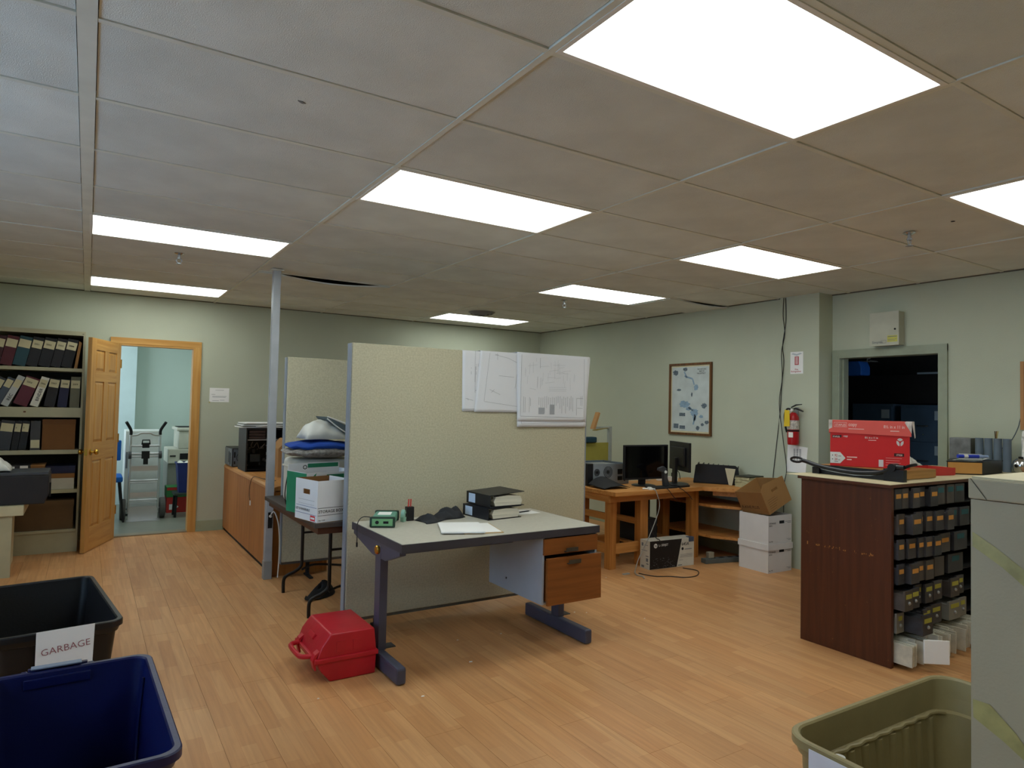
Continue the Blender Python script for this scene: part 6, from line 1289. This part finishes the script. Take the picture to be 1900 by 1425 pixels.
for k in range(4): mk('tube', MB().cyl((-0.03 + 0.012 * k, 0.085 - k * 0.056, 0), (-0.03 + 0.012 * k, 0.085 - k * 0.056, 0.245), 0.027, n=20), M('blue_grey_plastic', (104, 118, 132), 0.4), t, local=True, smooth=True)
for k, (dx, c_) in enumerate(((0.0, (130, 96, 56)), (0.012, (176, 168, 110)), (-0.012, (90, 80, 60)))): mk('pencil', MB().cyl((-0.015 + dx, -0.02, 0.246), (-0.02 + dx * 2.2, -0.025, 0.300), 0.004, n=8), M('pencil_%d' % k, c_, 0.6), t, local=True)
t = thing('desk_clock', (5.80, -0.165, ct), 'round shiny metal ball-shaped clock behind the binder box at the right edge', 'clock')
mk('ball', MB().lathe([(0.004, 0.0), (0.03, 0.004), (0.052, 0.025), (0.06, 0.055), (0.052, 0.085), (0.03, 0.106), (0.004, 0.11)], n=24), chrome, t, local=True, smooth=True)
mk('cap', B(-0.02, 0.02, -0.012, 0.012, 0.109, 0.120), blackm, t, local=True)

# ================================================================== SIDE ROOM CONTENTS
def file_cab(y0, y1, z1, label, labs):
    t = thing('filing_cabinet', (7.95, (y0 + y1) / 2, 0), label, 'filing cabinet')
    fb = M('cabinet_blue_grey', (70, 92, 112), 0.5)
    mk('carcass', B(7.815, 8.50, y0, y1, 0.03, z1), fb, t, bev=0.003); mk('plinth', B(7.84, 8.48, y0 + 0.02, y1 - 0.02, 0, 0.03), blackm, t)
    n = 4; hh = (z1 - 0.06) / n
    for k in range(n):
        z0 = 0.04 + k * hh
        d = mk('drawer', B(7.80, 7.8145, y0 + 0.012, y1 - 0.012, z0, z0 + hh - 0.010), fb, t, bev=0.002)
        mk('handle', MB().tube([(7.80, (y0 + y1) / 2 + 0.06, z0 + hh * 0.45), (7.775, (y0 + y1) / 2 + 0.045, z0 + hh * 0.45), (7.775, (y0 + y1) / 2 - 0.045, z0 + hh * 0.45), (7.80, (y0 + y1) / 2 - 0.06, z0 + hh * 0.45)], 0.006), chrome, d)
        if labs: mk('paper_label', B(7.797, 7.7998, y0 + 0.04, y0 + 0.13, z0 + hh * 0.62, z0 + hh * 0.62 + 0.10), M('dim_label', (176, 190, 196), 0.8), d)
        mk('lock', MB().cyl((7.80, (y0 + y1) / 2, z0 + hh * 0.2), (7.796, (y0 + y1) / 2, z0 + hh * 0.2), 0.008, n=10), chrome, d)
file_cab(1.24, 1.735, 1.58, 'right blue-grey filing cabinet in the dark side room', True)
file_cab(1.815, 2.30, 1.59, 'left grey filing cabinet in the dark side room, beyond the red box', True)
t = thing('overhead_shelf', (8.2, 1.7, 1.58), 'dark overhead shelf across the side room above the filing cabinets', 'shelf')
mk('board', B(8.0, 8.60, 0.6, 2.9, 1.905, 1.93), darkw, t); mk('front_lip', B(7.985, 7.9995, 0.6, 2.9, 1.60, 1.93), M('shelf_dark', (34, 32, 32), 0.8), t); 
for yy in (0.605, 2.86): mk('bracket', B(8.0, 8.60, yy, yy + 0.03, 1.60, 1.904), darkw, t)
t = thing('water_jug', (8.12, 2.32, 1.9305), 'bright blue plastic container on the shelf in the dark side room', 'container')
mk('body', MB().prism([(-0.12, 0), (0.12, 0), (0.12, 0.10), (0.09, 0.17), (-0.12, 0.175)], 0.20, (-0.10, 0, 0), YM, ZP), M('jug_blue', (60, 130, 235), 0.35), t, local=True, bev=0.015, seg=3, smooth=True)
mk('handle', MB().tube([(0, -0.02, 0.17), (0, -0.03, 0.215), (0, -0.06, 0.22)], 0.008), white, t, local=True); mk('crumpled_wrap', MB().grid(lambda u, v: (-0.08 + 0.16 * v, -0.12 + 0.22 * u, 0.176 + 0.014 * math.sin(u * 20) ** 2), 14, 4), M('white_plastic_film'), t, local=True)
t = thing('paper_pile', (8.1, 1.55, 1.9305), 'thin stack of papers on the dark shelf in the side room', 'papers')
mk('stack', B(-0.10, 0.15, -0.12, 0.10, 0, 0.022), M('dim_label'), t, local=True)

# ================================================================== TOTES IN THE FOREGROUND
def rr(L, W_, r, z, n=7):
    pts = []
    for cx, cy, a0 in ((L - r, W_ - r, 0), (-L + r, W_ - r, 90), (-L + r, -W_ + r, 180), (L - r, -W_ + r, 270)):
        for i in range(n + 1):
            a = math.radians(a0 + 90 * i / n); pts.append((cx + r * math.cos(a), cy + r * math.sin(a), z))
    return pts
def tote(name, loc, rz, L, W_, Hh, r, mat, label, cat='bin', ribs=False, lip=0.022, taper=0.86, notch=False):
    """L, W_: half sizes at rim"""
    t = thing(name, loc, label, cat, rz=rz)
    loops = []
    def add(s, z, off): loops.append(rr(L * s - off, W_ * s - off, max(0.01, r - off * 0.5), z))
    add(taper, 0.0, 0.0); add(0.985, Hh - 0.06, 0.0); add(1.0, Hh - 0.055, -lip * 0.2); add(1.0, Hh - 0.030, -lip * 0.6); add(1.0, Hh - 0.028, -lip); add(1.0, Hh - 0.004, -lip); add(1.0, Hh, -lip + 0.004)
    add(1.0, Hh, -0.002); add(1.0, Hh - 0.006, 0.003); add(0.99, Hh - 0.07, 0.004)
    if ribs: add(0.985, Hh - 0.115, 0.004); add(0.975, Hh - 0.125, 0.016)
    add(taper * 1.0, 0.014, 0.016 if ribs else 0.005)
    n = len(loops[0]); mb = MB()
    vs = [p for lp in loops for p in lp]
    fs = [(k * n + i, k * n + (i + 1) % n, (k + 1) * n + (i + 1) % n, (k + 1) * n + i) for k in range(len(loops) - 1) for i in range(n)]
    fs.append(tuple(range(n))[::-1]); fs.append(tuple(range((len(loops) - 1) * n, len(loops) * n)))
    mb.add(vs, fs)
    b = mk('body', mb, mat, t, local=True, smooth=True)
    return t
# black garbage tote
blk = M('black_tote_plastic', (24, 25, 28), 0.38, bump=0.15, bscale=90)
t = tote('garbage_tote', (-0.09, 1.83, 0), math.radians(7), 0.235, 0.485, 0.43, 0.045, blk, 'large black plastic tote with handwritten GARBAGE sign, left foreground', lip=0.022)
mk('handle_tab', B(-0.10, 0.10, 0.507, 0.530, 0.375, 0.425), blk, t, local=True, bev=0.005)
mk('label_sheet', MB().prism([(-0.085, 0.435), (-0.085, 0.160), (0.128, 0.160), (0.135, 0.436)], 0.0012, (0, -0.5115, 0), XP, ZP), paperm, t, local=True)
mk('lettering', text_mb('GARBAGE', 0.042, (-0.066, -0.5135, 0.328), (1, 0, 0.09), (-0.09, 0, 1), off=-0.008), M('red_marker', (150, 84, 92), 0.8), t, local=True)
# blue tote
blu = M('blue_tote_plastic', (13, 22, 72), 0.35, bump=0.12, bscale=90)
t = tote('blue_tote', (0.03, 0.345, 0), math.radians(1.5), 0.255, 0.440, 0.44, 0.050, blu, 'large dark blue plastic tote in the left foreground, in front of the black one', lip=0.022)
mk('latch_tab', MB().box(-0.13, 0.06, 0.4625, 0.482, 0.40, 0.446).box(-0.15, -0.131, 0.4625, 0.474, 0.39, 0.44).box(0.061, 0.08, 0.4625, 0.474, 0.39, 0.44), M('blue_tote_plastic'), t, local=True, bev=0.004)
mk('latch_strip', B(-0.12, 0.04, 0.446, 0.480, 0.4465, 0.452), M('pale_blue_grey_latch', (120, 132, 150), 0.4), t, local=True, bev=0.002)
mk('inner_rib', B(-0.14, 0.07, 0.424, 0.434, 0.385, 0.420), M('blue_tote_plastic'), t, local=True, bev=0.003)
mk('inner_panel_ridge', MB().tube([(0.238, 0.30, 0.40), (0.222, 0.27, 0.20), (0.212, 0.2, 0.05)], 0.006), M('blue_tote_plastic'), t, local=True)
# tan tote
tan = M('tan_tote_plastic', (142, 130, 92), 0.45, bump=0.12, bscale=80)
t = tote('tan_tote', (2.445, -1.185, 0), math.radians(-1), 0.475, 0.240, 0.45, 0.085, tan, 'tan plastic tote with rounded rim in the right foreground', ribs=True, lip=0.018)
mb = MB()
for k in range(9):
    xx = -0.34 + k * 0.085; mb.cyl((xx, 0.233, 0.32), (xx * 0.95, 0.213, 0.03), 0.028, n=12)
mk('inner_rib', mb, tan, t, local=True, smooth=True)
mk('inner_ledge', MB().tube([(-0.42, 0.205, 0.325)] + [(-0.38 + 0.0425 * k, 0.217 + (0.003 if k % 2 else -0.004), 0.332) for k in range(19)] + [(0.42, 0.20, 0.325)], 0.008), tan, t, local=True, smooth=True)
mk('rim_peg', MB().lathe([(0.016, 0), (0.019, 0.006), (0.017, 0.016), (0.008, 0.020)], (-0.440, 0.085, 0.412), n=16), M('phone_grey'), t, local=True, smooth=True)
mk('paper_label', B(-0.4965, -0.4945, -0.045, 0.150, 0.16, 0.436), M('label_white', (222, 224, 234), 0.8), t, local=True)
# tall grey cabinet at the right edge
t = thing('steel_cabinet', (1.75, -2.05, 0), 'tall plain grey cabinet with old tape marks at the right edge of the photo', 'cabinet')
gc = M('grey_cabinet_paint', (184, 172, 142), 0.55, var=0.05, scale=3, bump=0.1, bscale=200)
GX, GY, GZ = 1.405, -1.703, 1.357
mk('body', MB().prism([(GX + 0.004, 0.0), (GX + 0.70, 0.0), (GX + 0.70, 1.3185), (GX + 0.004, 1.3185)], 0.62, (0, GY - 0.003, 0), XP, ZP), gc, t)
mk('top_cap', B(GX, GX + 0.705, GY - 0.62, GY, 1.320, GZ), gc, t, bev=0.003); mk('top_sheet', B(GX + 0.004, GX + 0.70, GY - 0.615, GY - 0.005, GZ + 0.0003, GZ + 0.003), M('cream_laminate'), t)
poly(t, 'mitre_line', M('seam_dark', (70, 72, 66), 0.7), [(0.004, 0.036), (0.030, 0.0), (0.0315, 0.0), (0.0055, 0.036)], (GX - 0.0004, GY, 1.3205), YM, ZP)
tp = M('old_tape', (176, 166, 104), 0.4, var=0.12, scale=30)
poly(t, 'tape_mark', tp, [(0.003, 0.90), (0.003, 0.874), (0.05, 0.845), (0.10, 0.805), (0.16, 0.765), (0.22, 0.742), (0.22, 0.765), (0.17, 0.79), (0.10, 0.835), (0.04, 0.878)], (GX + 0.0036, GY - 0.003, 0.36), YM, ZP)
poly(t, 'tape_mark', tp, [(0.003, 0.60), (0.004, 0.568), (0.05, 0.545), (0.09, 0.52), (0.10, 0.527), (0.07, 0.565), (0.03, 0.60)], (GX + 0.0036, GY - 0.003, 0.36), YM, ZP)

# debris on the floor
db = random.Random(12)
for k, (x, y, s_) in enumerate(((1.95, 1.10, 0.012), (2.35, 1.42, 0.008), (1.52, 0.82, 0.010), (3.05, 1.55, 0.007), (3.12, 1.50, 0.006), (2.05, 1.45, 0.007), (1.06, 1.05, 0.006), (3.9, 2.2, 0.007), (3.4, 1.2, 0.006))):
    o = mk('paper_scrap', MB().prism([(-s_, -s_ * 0.4), (s_ * 0.7, -s_ * 0.7), (s_, s_ * 0.3), (-s_ * 0.3, s_ * 0.6)], 0.0012, (x, y, 0), XP, YP), paperm)
    tag(o, 'tiny white paper scrap on the wooden floor near the desk', 'paper scrap', 'paper scraps on the floor')
